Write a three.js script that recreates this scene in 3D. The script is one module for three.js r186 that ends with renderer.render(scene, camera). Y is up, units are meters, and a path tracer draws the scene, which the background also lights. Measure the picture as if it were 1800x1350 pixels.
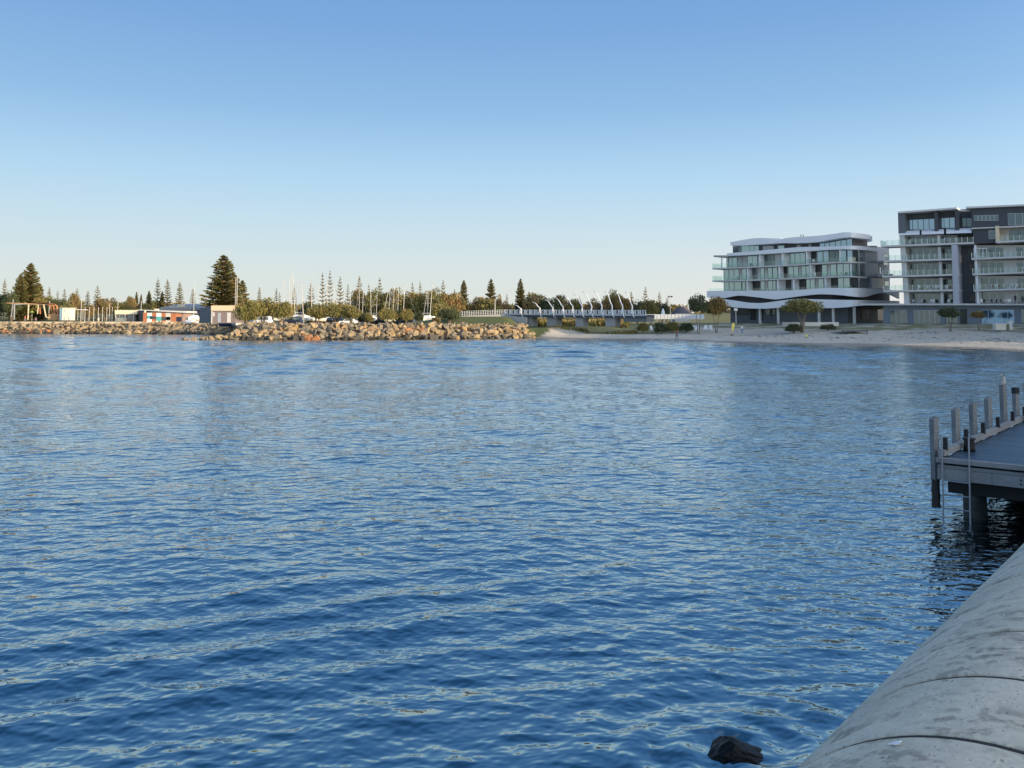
import * as THREE from 'three';
import { mergeGeometries } from 'three/addons/utils/BufferGeometryUtils.js';
import { ConvexGeometry } from 'three/addons/geometries/ConvexGeometry.js';
import { MarchingCubes } from 'three/addons/objects/MarchingCubes.js';

// ------------------------------------------------------------------ camera, sky, sun, exposure
const scene = new THREE.Scene();
const F = 1500, PITCH = THREE.MathUtils.degToRad(3.5), EYE = 4, HORIZON = 562;
const CP = Math.cos(PITCH), SP = Math.sin(PITCH), CY = HORIZON - F * SP / CP;
const camera = new THREE.PerspectiveCamera(2 * Math.atan(675 / F) * 180 / Math.PI, 4 / 3, 0.1, 6000);
camera.position.set(0, EYE, 0);
camera.rotation.x = PITCH;
camera.setViewOffset(1800, 1350, 0, 675 - CY, 1800, 1350);

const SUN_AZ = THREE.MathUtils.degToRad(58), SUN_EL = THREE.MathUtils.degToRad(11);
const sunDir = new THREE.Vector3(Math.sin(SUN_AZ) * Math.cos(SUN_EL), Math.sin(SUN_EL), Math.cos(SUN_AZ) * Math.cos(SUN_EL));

const lin = c => { c /= 255; return c <= 0.04045 ? c / 12.92 : ((c + 0.055) / 1.055) ** 2.4; };
const rgbLin = (r, g, b) => [lin(r), lin(g), lin(b)];
{ // clear evening sky: blue overhead, pale at the horizon, cream away from the sun to rosy towards it
  const w = 1024, h = 512, data = new Float32Array(w * h * 4);
  const stops = [[-90, [150, 160, 168]], [-2, [205, 212, 214]], [0, [214, 220, 218]], [3, [205, 219, 222]], [6, [189, 214, 228]], [9.5, [167, 204, 231]], [14, [137, 179, 219]], [19, [119, 162, 211]], [24, [107, 151, 204]], [35, [90, 139, 198]], [55, [58, 104, 154]], [90, [40, 84, 130]]].map(([e, c]) => [e, rgbLin(...c)]);
  const cream = rgbLin(211, 213, 199), rose = rgbLin(232, 221, 219), gold = rgbLin(250, 231, 190);
  for (let j = 0; j < h; j++) for (let i = 0; i < w; i++) {
    const el = ((j + 0.5) / h - 0.5) * 180, th = ((i + 0.5) / w - 0.5) * 2 * Math.PI;
    const e = el * Math.PI / 180, d = new THREE.Vector3(Math.cos(e) * Math.cos(th), Math.sin(e), Math.cos(e) * Math.sin(th));
    let k = 0; while (k < stops.length - 2 && el > stops[k + 1][0]) k++;
    const t = THREE.MathUtils.clamp((el - stops[k][0]) / (stops[k + 1][0] - stops[k][0]), 0, 1);
    let c = stops[k][1].map((a, n) => a + (stops[k + 1][1][n] - a) * t);
    const hor = Math.exp(-Math.max(el, 0) / 3.3), towards = (d.x * Math.sin(SUN_AZ) + d.z * Math.cos(SUN_AZ)) / Math.max(Math.cos(e), 0.05); // -1 away .. 1 towards the sun
    const warm = THREE.MathUtils.smoothstep(towards, -0.75, 0.2);
    c = c.map((a, n) => a + ((1 - warm) * cream[n] + warm * rose[n] - a) * hor * 0.75);
    const toSun = Math.max(0, d.dot(sunDir)), glow = 0.95 * toSun ** 2 + 1.0 * toSun ** 10 + 1.2 * toSun ** 60;
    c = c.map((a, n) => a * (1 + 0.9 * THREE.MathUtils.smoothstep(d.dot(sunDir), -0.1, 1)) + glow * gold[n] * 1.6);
    data.set([...c, 1], (j * w + i) * 4);
  }
  const sky = new THREE.DataTexture(data, w, h, THREE.RGBAFormat, THREE.FloatType);
  sky.mapping = THREE.EquirectangularReflectionMapping; sky.magFilter = THREE.LinearFilter; sky.needsUpdate = true;
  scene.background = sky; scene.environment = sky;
}
const sun = new THREE.DirectionalLight(new THREE.Color(1.0, 0.72, 0.40), 5);
sun.position.copy(sunDir).multiplyScalar(420).add(new THREE.Vector3(0, 0, -170));
sun.target.position.set(0, 0, -170);
sun.castShadow = true; sun.shadow.mapSize.set(4096, 4096);
Object.assign(sun.shadow.camera, { left: -300, right: 300, top: 140, bottom: -140, near: 1, far: 1200 });
scene.add(sun, sun.target);
const renderer = new THREE.WebGLRenderer({ antialias: true });
renderer.toneMapping = THREE.LinearToneMapping;
renderer.toneMappingExposure = 1.12;
renderer.shadowMap.enabled = true;

// ------------------------------------------------------------------ helpers
let seed = 20250;
const rnd = () => { seed = (seed * 1664525 + 1013904223) >>> 0; return seed / 4294967296; };
const R = (a, b) => a + (b - a) * rnd();
const pick = a => a[Math.floor(rnd() * a.length) % a.length];
const reseed = s => { seed = s >>> 0; };
const clamp = THREE.MathUtils.clamp, sstep = THREE.MathUtils.smoothstep, lerp = THREE.MathUtils.lerp;
const K = (px, py = HORIZON) => (px - 900) / F / (CP + (py - CY) / F * SP);           // x per metre of depth
const H = (py, D) => { const v = -(py - CY) / F; return EYE + (v * CP + SP) * D / (CP - v * SP); };  // height seen at that row, at depth D
const X = (px, D, py) => K(px, py) * D;
const V = (x, y, D) => new THREE.Vector3(x, y, -D);
const W = (px, py, D) => V(X(px, D, py), H(py, D), D);

const taken = new Map();
function numbered(name) { const n = taken.get(name) || 0; taken.set(name, n + 1); return n ? `${name}_${String(n).padStart(3, '0')}` : name; }
function tag(o, label, category, group, kind) { o.userData = { label, category }; if (group) o.userData.group = group; if (kind) o.userData.kind = kind; return o; }
function thing(name, label, category, at = [0, 0, 0], turn = 0, group) {
  const o = new THREE.Group(); o.name = numbered(name); o.position.set(...at); o.rotation.y = turn; scene.add(o);
  return tag(o, label, category, group);
}
function part(parent, name, geo, mat) { const m = new THREE.Mesh(geo, mat); m.name = name; parent.add(m); return m; }
function wpart(parent, name, geo, mat) { // geometry given in world coordinates
  const root = parent; let p = new THREE.Vector3(); for (let o = root; o && o !== scene; o = o.parent) p.add(o.position);
  geo.translate(-p.x, -p.y, -p.z); return part(parent, name, geo, mat);
}
function solo(name, geo, mat, label, category, group, kind) { const m = new THREE.Mesh(geo, mat); m.name = numbered(name); scene.add(m); return tag(m, label, category, group, kind); }
function structure(name, geo, mat) { const m = new THREE.Mesh(geo, mat); m.name = numbered(name); m.userData = { kind: 'structure' }; scene.add(m); return m; }
function copyOf(o, at, turn, label, s = 1) {
  const c = o.clone(); c.name = numbered(o.userData.base || o.name.replace(/_\d{3}$/, '')); c.userData = { ...o.userData, label }; delete c.userData.base;
  c.position.set(...at); c.rotation.y = turn; if (Array.isArray(s)) c.scale.set(...s); else c.scale.setScalar(s); scene.add(c); return c;
}
const merge = list => mergeGeometries(list.map(g => { const n = g.index ? g.toNonIndexed() : g; for (const k of Object.keys(n.attributes)) if (!['position', 'normal', 'uv', 'color'].includes(k)) n.deleteAttribute(k); return n; }));
const box = (w, h, d, x = 0, y = 0, z = 0) => new THREE.BoxGeometry(w, h, d).translate(x, y, z);      // centred
const bx = (x0, x1, y0, y1, z0, z1) => box(x1 - x0, y1 - y0, z1 - z0, (x0 + x1) / 2, (y0 + y1) / 2, (z0 + z1) / 2);
function bar(a, b, r0, r1 = r0, seg = 6) { // tapered bar from a to b
  const d = b.clone().sub(a), g = new THREE.CylinderGeometry(r1, r0, d.length(), seg, 1);
  g.applyQuaternion(new THREE.Quaternion().setFromUnitVectors(new THREE.Vector3(0, 1, 0), d.clone().normalize()));
  const m = a.clone().add(b).multiplyScalar(0.5); return g.translate(m.x, m.y, m.z);
}
function beam(a, b, w, h) { // rectangular bar from a to b
  const d = b.clone().sub(a), g = new THREE.BoxGeometry(w, h, d.length());
  g.lookAt ? 0 : 0; const m = new THREE.Matrix4().lookAt(a, b, new THREE.Vector3(0, 1, 0)); g.applyMatrix4(m);
  const c = a.clone().add(b).multiplyScalar(0.5); return g.translate(c.x, c.y, c.z);
}
const ordinal = n => ['first', 'second', 'third', 'fourth', 'fifth', 'sixth', 'seventh', 'eighth', 'ninth', 'tenth', 'eleventh', 'twelfth', 'thirteenth', 'fourteenth', 'fifteenth', 'sixteenth', 'seventeenth', 'eighteenth', 'nineteenth', 'twentieth', 'twenty-first', 'twenty-second', 'twenty-third', 'twenty-fourth', 'twenty-fifth', 'twenty-sixth', 'twenty-seventh', 'twenty-eighth', 'twenty-ninth', 'thirtieth'][n];
function along(pts, x) { // smooth curve through [x, y] points
  const n = pts.length; if (x <= pts[0][0]) return pts[0][1]; if (x >= pts[n - 1][0]) return pts[n - 1][1];
  let k = 0; while (x > pts[k + 1][0]) k++;
  const [x0, y0] = pts[k], [x1, y1] = pts[k + 1], s = (x1 - x0), t = (x - x0) / s;
  const slope = i => i <= 0 || i >= n - 1 ? (pts[Math.min(i + 1, n - 1)][1] - pts[Math.max(i - 1, 0)][1]) / (pts[Math.min(i + 1, n - 1)][0] - pts[Math.max(i - 1, 0)][0]) : (pts[i + 1][1] - pts[i - 1][1]) / (pts[i + 1][0] - pts[i - 1][0]);
  const m0 = slope(k) * s, m1 = slope(k + 1) * s, t2 = t * t, t3 = t2 * t;
  return (2 * t3 - 3 * t2 + 1) * y0 + (t3 - 2 * t2 + t) * m0 + (-2 * t3 + 3 * t2) * y1 + (t3 - t2) * m1;
}
// tileable value noise
function hash(i, j, s) { let h = (i * 374761393 + j * 668265263 + s * 1274126177) | 0; h = Math.imul(h ^ (h >>> 13), 1274126177); return ((h ^ (h >>> 16)) >>> 0) / 4294967296; }
function vnoise(x, y, per, s) {
  const i = Math.floor(x), j = Math.floor(y), fx = x - i, fy = y - j, u = fx * fx * (3 - 2 * fx), v = fy * fy * (3 - 2 * fy), m = n => ((n % per) + per) % per;
  const a = hash(m(i), m(j), s), b = hash(m(i + 1), m(j), s), c = hash(m(i), m(j + 1), s), d = hash(m(i + 1), m(j + 1), s);
  return a + (b - a) * u + (c - a) * v + (a - b - c + d) * u * v;
}
function fbm(x, y, per, s, oct = 5) { let t = 0, a = 0.5, n = 0; for (let o = 0; o < oct; o++) { t += a * vnoise(x, y, per, s + o * 17); n += a; a *= 0.55; x *= 2; y *= 2; per *= 2; } return t / n; }
function tex(size, fn, srgb = false) {
  const d = new Uint8Array(size * size * 4);
  for (let j = 0; j < size; j++) for (let i = 0; i < size; i++) { const c = fn(i / size, j / size); const k = (j * size + i) * 4; for (let n = 0; n < 3; n++) d[k + n] = clamp((Array.isArray(c) ? c[n] : c) * 255, 0, 255); d[k + 3] = 255; }
  const t = new THREE.DataTexture(d, size, size); t.wrapS = t.wrapT = THREE.RepeatWrapping; t.magFilter = THREE.LinearFilter; t.minFilter = THREE.LinearMipmapLinearFilter; t.generateMipmaps = true;
  if (srgb) t.colorSpace = THREE.SRGBColorSpace; t.needsUpdate = true; return t;
}
const M = (r, g, b, rough = 0.8, extra = {}) => new THREE.MeshStandardMaterial({ color: new THREE.Color().setRGB(r, g, b), roughness: rough, ...extra });
const grainTex = tex(256, (u, v) => 0.5 + 0.5 * (fbm(u * 16, v * 16, 16, 3) - 0.5) * 2);
const rockTex = tex(256, (u, v) => { const a = fbm(u * 6, v * 6, 6, 11), b = fbm(u * 24, v * 24, 24, 12, 3); const t = 0.84 + 0.42 * (a - 0.5) + 0.3 * (b - 0.5); return [t, t * (0.97 + 0.06 * a), t * (0.9 + 0.15 * b)]; }, true);

const mat = {
  white: M(0.84, 0.86, 0.88, 0.55), offwhite: M(0.62, 0.62, 0.6, 0.7), cream: M(0.72, 0.62, 0.45, 0.8), charcoal: M(0.062, 0.070, 0.080, 0.7), slate: M(0.12, 0.135, 0.15, 0.7),
  concrete: M(0.4, 0.41, 0.41, 0.85), soffit: M(0.30, 0.31, 0.32, 0.8), black: M(0.015, 0.017, 0.02, 0.6), frame: M(0.02, 0.023, 0.027, 0.45), steel: M(0.55, 0.57, 0.6, 0.35, { metalness: 0.6 }),
  mast: M(0.52, 0.51, 0.49, 0.5), terracotta: M(0.55, 0.24, 0.12, 0.75), timber: M(0.42, 0.26, 0.13, 0.8), mauve: M(0.23, 0.19, 0.19, 0.8), roofgrey: M(0.28, 0.3, 0.33, 0.6), greyroof: M(0.12, 0.12, 0.14, 0.8),
  glass: new THREE.MeshPhysicalMaterial({ color: new THREE.Color().setRGB(0.33, 0.43, 0.45), metalness: 0.75, roughness: 0.12 }),
  glassDark: new THREE.MeshPhysicalMaterial({ color: new THREE.Color().setRGB(0.12, 0.16, 0.17), metalness: 0.7, roughness: 0.1 }),
  glassBlue: new THREE.MeshPhysicalMaterial({ color: new THREE.Color().setRGB(0.30, 0.40, 0.47), metalness: 0.8, roughness: 0.08 }),
  glassOpen: M(0.012, 0.02, 0.022, 0.3), curtain: M(0.45, 0.47, 0.47, 0.9),
  balustrade: new THREE.MeshPhysicalMaterial({ color: new THREE.Color().setRGB(0.88, 0.95, 0.935), transmission: 1, thickness: 0, roughness: 0.02, ior: 1.5 }),
  teal: M(0.08, 0.42, 0.42, 0.7), orange: M(0.44, 0.17, 0.08, 0.7), yellow: M(0.75, 0.62, 0.12, 0.7), navy: M(0.02, 0.03, 0.06, 0.35), silver: M(0.5, 0.52, 0.55, 0.3, { metalness: 0.4 }), tyre: M(0.02, 0.02, 0.02, 0.9),
  bark: M(0.17, 0.11, 0.075, 0.95), barkGrey: M(0.2, 0.17, 0.14, 0.95), green: M(0.25, 0.4, 0.06, 0.7),
};
const rockMats = [[0.50, 0.39, 0.255], [0.43, 0.345, 0.24], [0.33, 0.285, 0.225], [0.54, 0.41, 0.25], [0.27, 0.245, 0.21], [0.46, 0.32, 0.185]].map(c => M(...c, 0.95, { map: rockTex, bumpMap: grainTex, bumpScale: 0.06 }));
const rockRust = M(0.52, 0.25, 0.13, 0.95, { map: rockTex, bumpMap: grainTex, bumpScale: 0.06 });
const rockDark = M(0.10, 0.095, 0.085, 0.8, { map: rockTex, bumpMap: grainTex, bumpScale: 0.06 });

// ------------------------------------------------------------------ terrain: shoreline, ground, beach
const shore = [[-700, 268], [-300, 256], [-150, 250], [-95, 243], [-80, 233], [-67, 208], [-60, 184], [-57, 174], [-45, 172], [-30, 174], [-10, 181], [4.4, 186], [10, 181], [20, 174], [32, 168.5], [35, 157], [38, 151], [44.5, 145], [58, 136], [64, 120], [66, 108], [66, 95], [70, 80], [78, 66], [95, 58], [400, 40]];
const rockiness = [[-700, 1], [2, 1], [9, 0], [400, 0]];
function shoreDist(x, D) { // signed distance to the shoreline (land positive) and the x of the nearest shore point
  let best = 1e9, bxn = 0, inside = false;
  for (let k = 0; k < shore.length - 1; k++) {
    const [x0, d0] = shore[k], [x1, d1] = shore[k + 1], ux = x1 - x0, ud = d1 - d0, t = clamp(((x - x0) * ux + (D - d0) * ud) / (ux * ux + ud * ud), 0, 1);
    const e = Math.hypot(x - x0 - t * ux, D - d0 - t * ud); if (e < best) { best = e; bxn = x0 + t * ux; }
  }
  let yes = 0; // land lies on the far side: count crossings of the line of sight from (x, D) towards the sea
  for (let k = 0; k < shore.length - 1; k++) { const [x0, d0] = shore[k], [x1, d1] = shore[k + 1]; if ((x0 <= x) !== (x1 <= x)) { const d = d0 + (x - x0) / (x1 - x0) * (d1 - d0); if (d < D) yes ^= 1; } }
  inside = yes === 1;
  return [inside ? best : -best, bxn];
}
const moundAxis = [[-75, 209], [-40, 208], [-14, 206], [0, 204.5]];
function groundHeight(x, D) {
  const [d, sx] = shoreDist(x, D), rocky = along(rockiness, sx);
  let rock = d < 0 ? Math.max(-3, d * 0.7) : Math.min(2.75, d * 0.62 - 0.15);
  let sand = d < 0 ? Math.max(-3, d * 0.09) : d < 7 ? 0.12 * d : d < 9 ? 0.84 + 0.06 * (d - 7) : d < 14.5 ? 0.96 - 0.06 * (d - 9) : Math.min(3.1, 0.63 + (d - 14.5) * 0.072);
  let y = lerp(sand, rock, rocky);
  if (d > 0) {
    y += 0.9 * sstep(d, 14, 60) * rocky * sstep(-x, 40, 110);
    y += sstep(d, 3, 12) * 0.22 * (fbm(x * 0.11 + 50, D * 0.11 + 50, 4096, 5, 4) - 0.5) * (1 - rocky) + 0.1 * (1 - rocky) * (vnoise(x * 0.7, D * 0.5, 4096, 8) - 0.5) * sstep(d, 4, 9);
    const ax = along(moundAxis, x) - D, g = Math.exp(-(Math.max(0, Math.abs(ax) - 2.2) ** 2) / 40) * sstep(x, -30, -12) * (1 - sstep(x, -1.5, 3));
    y = Math.max(y, lerp(y, 4.75, g));
  }
  return y + 4.2 * sstep(D, 300, 400);
}
{
  const xs = [], ds = [];
  for (let x = -2600; x < -240; x += 80) xs.push(x); for (let x = -240; x < -75; x += 3) xs.push(x); for (let x = -75; x < 130; x += 0.9) xs.push(x); for (let x = 130; x < 240; x += 5) xs.push(x); for (let x = 240; x <= 2600; x += 80) xs.push(x);
  for (let d = 60; d < 100; d += 2) ds.push(d); for (let d = 100; d < 235; d += 0.9) ds.push(d); for (let d = 235; d < 300; d += 2.5) ds.push(d); for (let d = 300; d < 520; d += 15) ds.push(d); for (let d = 520; d <= 4200; d += 160) ds.push(d);
  const nx = xs.length, nd = ds.length, pos = new Float32Array(nx * nd * 3), col = new Float32Array(nx * nd * 3), uv = new Float32Array(nx * nd * 2), sandy = new Float32Array(nx * nd);
  const sandC = [0.60, 0.565, 0.48], wet = [0.25, 0.235, 0.215], lawn = [0.075, 0.105, 0.032], dry = [0.30, 0.265, 0.10], dirt = [0.40, 0.29, 0.18], pave = [0.42, 0.37, 0.3];
  for (let j = 0; j < nd; j++) for (let i = 0; i < nx; i++) {
    const k = j * nx + i, x = xs[i], D = ds[j], [d, sx] = shoreDist(x, D), rocky = along(rockiness, sx);
    pos.set([x, groundHeight(x, D), -D], k * 3); uv.set([x / 3, -D / 3], k * 2);
    const n = fbm(x * 0.16 + 90, D * 0.16 + 90, 4096, 21, 4), n2 = fbm(x * 0.5 + 90, D * 0.5 + 30, 4096, 31, 3);
    const mix = (a, b, t) => a.map((q, m) => q + (b[m] - q) * t);
    let c, s = 0;
    if (d < 60 && rocky < 0.5 && D < 212) {
      s = 1; c = mix(sandC, [0.38, 0.36, 0.31], n2 * 0.5);
      c = mix(c, wet, 1 - sstep(d + 1.6 * (n - 0.5), 0.6, 2.6)); // wet sand by the waterline
      const veg = sstep(d + 18 * (n - 0.5), 32, 36) * (x > 40 ? 1 : 0) * (n2 > 0.46 ? 1 : 0.25); // creeping dune grass high on the beach
      c = mix(c, mix(lawn, dry, 0.25 + 0.4 * n2), veg * 0.85);
      if (x < 40 && D > 189) { const v = sstep(D + 8 * (n - 0.5), 190, 193); c = mix(c, mix(dry, lawn, n2 * 0.8), v * 0.9); }
      if (d > 44) s = 0;
    } else if (x > -24 && x < 8 && D > 186) c = mix(lawn, dry, 0.18 * n2);
    else if (x > 8 && x < 60 && D > 195) c = mix(dry, lawn, n * 0.7);
    else if (rocky > 0.5 && d < 16) c = mix(dirt, pave, n2);
    else c = mix(mix(lawn, dry, n * 0.5), dirt, n2 * 0.25);
    sandy[k] = s; col.set(c, k * 3);
  }
  const idx = { a: [], b: [] };
  for (let j = 0; j < nd - 1; j++) for (let i = 0; i < nx - 1; i++) { const k = j * nx + i, s = sandy[k] + sandy[k + 1] + sandy[k + nx] + sandy[k + nx + 1] > 2 ? 'a' : 'b'; idx[s].push(k, k + 1, k + nx, k + 1, k + nx + 1, k + nx); }
  const sandBump = tex(512, (u, v) => { const a = fbm(u * 10, v * 10, 10, 41, 3), b = fbm(u * 30, v * 30, 30, 44, 3); return clamp(0.5 + (a - 0.5) * 0.9 + (b - 0.5) * 0.7, 0, 1); });
  const full = new THREE.BufferGeometry(); full.setAttribute('position', new THREE.BufferAttribute(pos, 3)); full.setAttribute('color', new THREE.BufferAttribute(col, 3)); full.setAttribute('uv', new THREE.BufferAttribute(uv, 2));
  full.setIndex([...idx.a.concat(idx.b)]); full.computeVertexNormals();
  const sub = list => { // keep only the used vertices
    const map = new Map(), P = [], C = [], U = [], N = [], I = [];
    for (const k of list) { if (!map.has(k)) { map.set(k, map.size); for (let m = 0; m < 3; m++) { P.push(pos[k * 3 + m]); C.push(col[k * 3 + m]); N.push(full.attributes.normal.array[k * 3 + m]); } U.push(uv[k * 2], uv[k * 2 + 1]); } I.push(map.get(k)); }
    const g = new THREE.BufferGeometry(); for (const [n, a, s] of [['position', P, 3], ['normal', N, 3], ['color', C, 3], ['uv', U, 2]]) g.setAttribute(n, new THREE.Float32BufferAttribute(a, s)); g.setIndex(I); return g;
  };
  structure('beach', sub(idx.a), new THREE.MeshStandardMaterial({ vertexColors: true, roughness: 0.95, bumpMap: sandBump, bumpScale: 0.16 }));
  structure('ground', sub(idx.b), new THREE.MeshStandardMaterial({ vertexColors: true, roughness: 0.95, bumpMap: sandBump, bumpScale: 0.1 }));
}

// ------------------------------------------------------------------ water
{
  reseed(77);
  const comps = [];
  const add = (lam, ang, amp, env) => comps.push({ lam, k: 2 * Math.PI / lam, cx: Math.sin(ang), cd: Math.cos(ang), amp, ph: R(0, 6.283), env });
  const spread = s => s * (rnd() + rnd() + rnd() - 1.5) * 1.4;
  for (let n = 0; n < 54; n++) { const lam = 0.14 * (1.25 / 0.14) ** ((n + rnd()) / 54), dir = (n % 2 ? 0.30 : -0.36) + spread(0.5); add(lam, dir, lam * (lam < 0.36 ? 0.0044 : 0.0018)); }
  for (let n = 0; n < 8; n++) { const lam = R(1.8, 5); add(lam, spread(0.8), lam * 0.0026); }
  for (let n = 0; n < 16; n++) { const lam = R(2.2, 5.2); add(lam, (n % 2 ? 0.3 : -0.3) + spread(0.5), lam * 0.0046, 2); }       // open-water chop, farther out
  for (let n = 0; n < 4; n++) add(R(1.05, 1.25), -0.40 + R(-0.025, 0.025), 0.0088, 1);   // boat wake: long crests in front of the wall
  const rows = [3.2]; while (rows[rows.length - 1] < 262) rows.push(rows[rows.length - 1] * 1.0041);
  const NX = 800, nr = rows.length, pos = new Float32Array((NX + 1) * nr * 3), uv = new Float32Array((NX + 1) * nr * 2), idx = new Uint32Array(NX * (nr - 1) * 6);
  const rockAt = [2.2, 8.2];
  for (let j = 0; j < nr; j++) {
    const D = rows[j], half = 6 + 0.78 * D, cell = Math.max(0.0041 * D, 2 * half / NX);
    const use = comps.map(c => ({ ...c, w: sstep(c.lam, 2.2 * cell, 4.5 * cell) })).filter(c => c.w > 0.01);
    for (let i = 0; i <= NX; i++) {
      const x = -half + 2 * half * i / NX + 0.08 * D; let y = 0, ox = 0, od = 0;
      const calmN = 0.35 + 1.3 * fbm(x * 0.09 + 40, D * 0.06 + 40, 4096, 61, 4);
      const dw = -(0.757 * x - 0.6534 * D) - 2.4;              // distance from the sea wall
      const calm = calmN * lerp(0.45, 1, sstep(dw, 0.5, 4.5)) * lerp(0.35, 1, sstep(shoreD(x, D), 2, 26));
      const chop = sstep(D, 30, 95);
      const wake = sstep(D, 5, 8) * (1 - sstep(D, 11.5, 16)) * sstep(x, -9, -3) * (1 - sstep(x, 1.5, 5));
      for (const c of use) { const a = c.k * (c.cx * x + c.cd * D) + c.ph, A = c.amp * c.w * (c.env === 1 ? wake * 1.5 : c.env === 2 ? chop * calm : calm); y += A * Math.sin(a); const q = 0.85 * A * Math.cos(a); ox += c.cx * q; od += c.cd * q; }
      // backwash swirling round the small rock by the wall
      const rx = x - rockAt[0], rd = D - rockAt[1], rr = Math.hypot(rx, rd); if (rr < 3) y += 0.016 * Math.sin(rr * 13 - Math.atan2(rd, rx) * 2) * Math.exp(-((rr - 0.55) ** 2) * 1.1);
      pos.set([x + ox, y, -(D + od)], (j * (NX + 1) + i) * 3); uv.set([x / 9, -D / 9], (j * (NX + 1) + i) * 2);
    }
  }
  let q = 0; for (let j = 0; j < nr - 1; j++) for (let i = 0; i < NX; i++) { const k = j * (NX + 1) + i; idx.set([k, k + 1, k + NX + 1, k + 1, k + NX + 2, k + NX + 1], q); q += 6; }
  const g = new THREE.BufferGeometry(); g.setAttribute('position', new THREE.BufferAttribute(pos, 3)); g.setAttribute('uv', new THREE.BufferAttribute(uv, 2)); g.setIndex(new THREE.BufferAttribute(idx, 1)); g.computeVertexNormals();
  // fine ripples, a periodic sum of small waves over 9 m, heights in metres
  const S = 1024, T = 9, waves = [];
  for (let n = 0; n < 64; n++) { const lam = 0.07 * (0.8 / 0.07) ** ((n + rnd()) / 64), an = (n % 2 ? 0.32 : -0.36) + spread(0.6), kx = Math.round(T / lam * Math.sin(an)), ky = Math.round(T / lam * Math.cos(an)); waves.push([kx, ky, R(0, 6.283), lam * 0.0031]); }
  const tab = waves.map(([kx, ky, ph]) => { const t = new Float32Array(S * 4); for (let i = 0; i < S; i++) { const a = 2 * Math.PI * kx * i / S, b = 2 * Math.PI * ky * i / S + ph; t[i] = Math.sin(a); t[S + i] = Math.cos(a); t[2 * S + i] = Math.sin(b); t[3 * S + i] = Math.cos(b); } return t; });
  const hd = new Float32Array(S * S * 4);
  for (let j = 0; j < S; j++) for (let i = 0; i < S; i++) { let h = 0.5; for (let n = 0; n < 64; n++) { const t = tab[n]; h += waves[n][3] * (t[i] * t[3 * S + j] + t[S + i] * t[2 * S + j]); } const k = (j * S + i) * 4; hd[k] = hd[k + 1] = hd[k + 2] = h; hd[k + 3] = 1; }
  const bump = new THREE.DataTexture(hd, S, S, THREE.RGBAFormat, THREE.FloatType); bump.wrapS = bump.wrapT = THREE.RepeatWrapping; bump.magFilter = THREE.LinearFilter; bump.needsUpdate = true;
  structure('water', g, new THREE.MeshPhysicalMaterial({ color: new THREE.Color().setRGB(0.27, 0.37, 0.40), metalness: 1, roughness: 0.05, bumpMap: bump, bumpScale: 1 }));
}
function shoreD(x, D) { if (D < 60) return 99; return -shoreDist(x, D)[0]; }

// ------------------------------------------------------------------ sea wall under the camera and the promenade behind it
const wallD = [0.6534, 0.757], wallN = [0.757, -0.6534];                   // along the wall (x, depth), and landwards
const onWall = (s, w, y) => V(s * wallD[0] + w * wallN[0], y, s * wallD[1] + w * wallN[1]);
const wallTurn = Math.atan2(wallD[1], wallD[0]);                        // local x runs along the wall
function sweep(profile, rings) { // profile [[w, y]], rings [[s, inset]]; inset shrinks towards the inside
  const P = [], U = [], I = [], n = profile.length; let arc = [0];
  for (let k = 1; k < n; k++) arc.push(arc[k - 1] + Math.hypot(profile[k][0] - profile[k - 1][0], profile[k][1] - profile[k - 1][1]));
  for (const [s, inset] of rings) for (let k = 0; k < n; k++) {
    const a = profile[Math.max(k - 1, 0)], b = profile[Math.min(k + 1, n - 1)], tx = b[0] - a[0], ty = b[1] - a[1], l = Math.hypot(tx, ty);
    const v = onWall(s, profile[k][0] + ty / l * inset, profile[k][1] - tx / l * inset); P.push(v.x, v.y, v.z); U.push(s / 2.6, arc[k] / 2.6);
  }
  for (let r = 0; r < rings.length - 1; r++) for (let k = 0; k < n - 1; k++) { const a = r * n + k; I.push(a, a + n, a + 1, a + 1, a + n, a + n + 1); }
  const g = new THREE.BufferGeometry(); g.setAttribute('position', new THREE.Float32BufferAttribute(P, 3)); g.setAttribute('uv', new THREE.Float32BufferAttribute(U, 2)); g.setIndex(I); g.computeVertexNormals(); return g;
}
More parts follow.
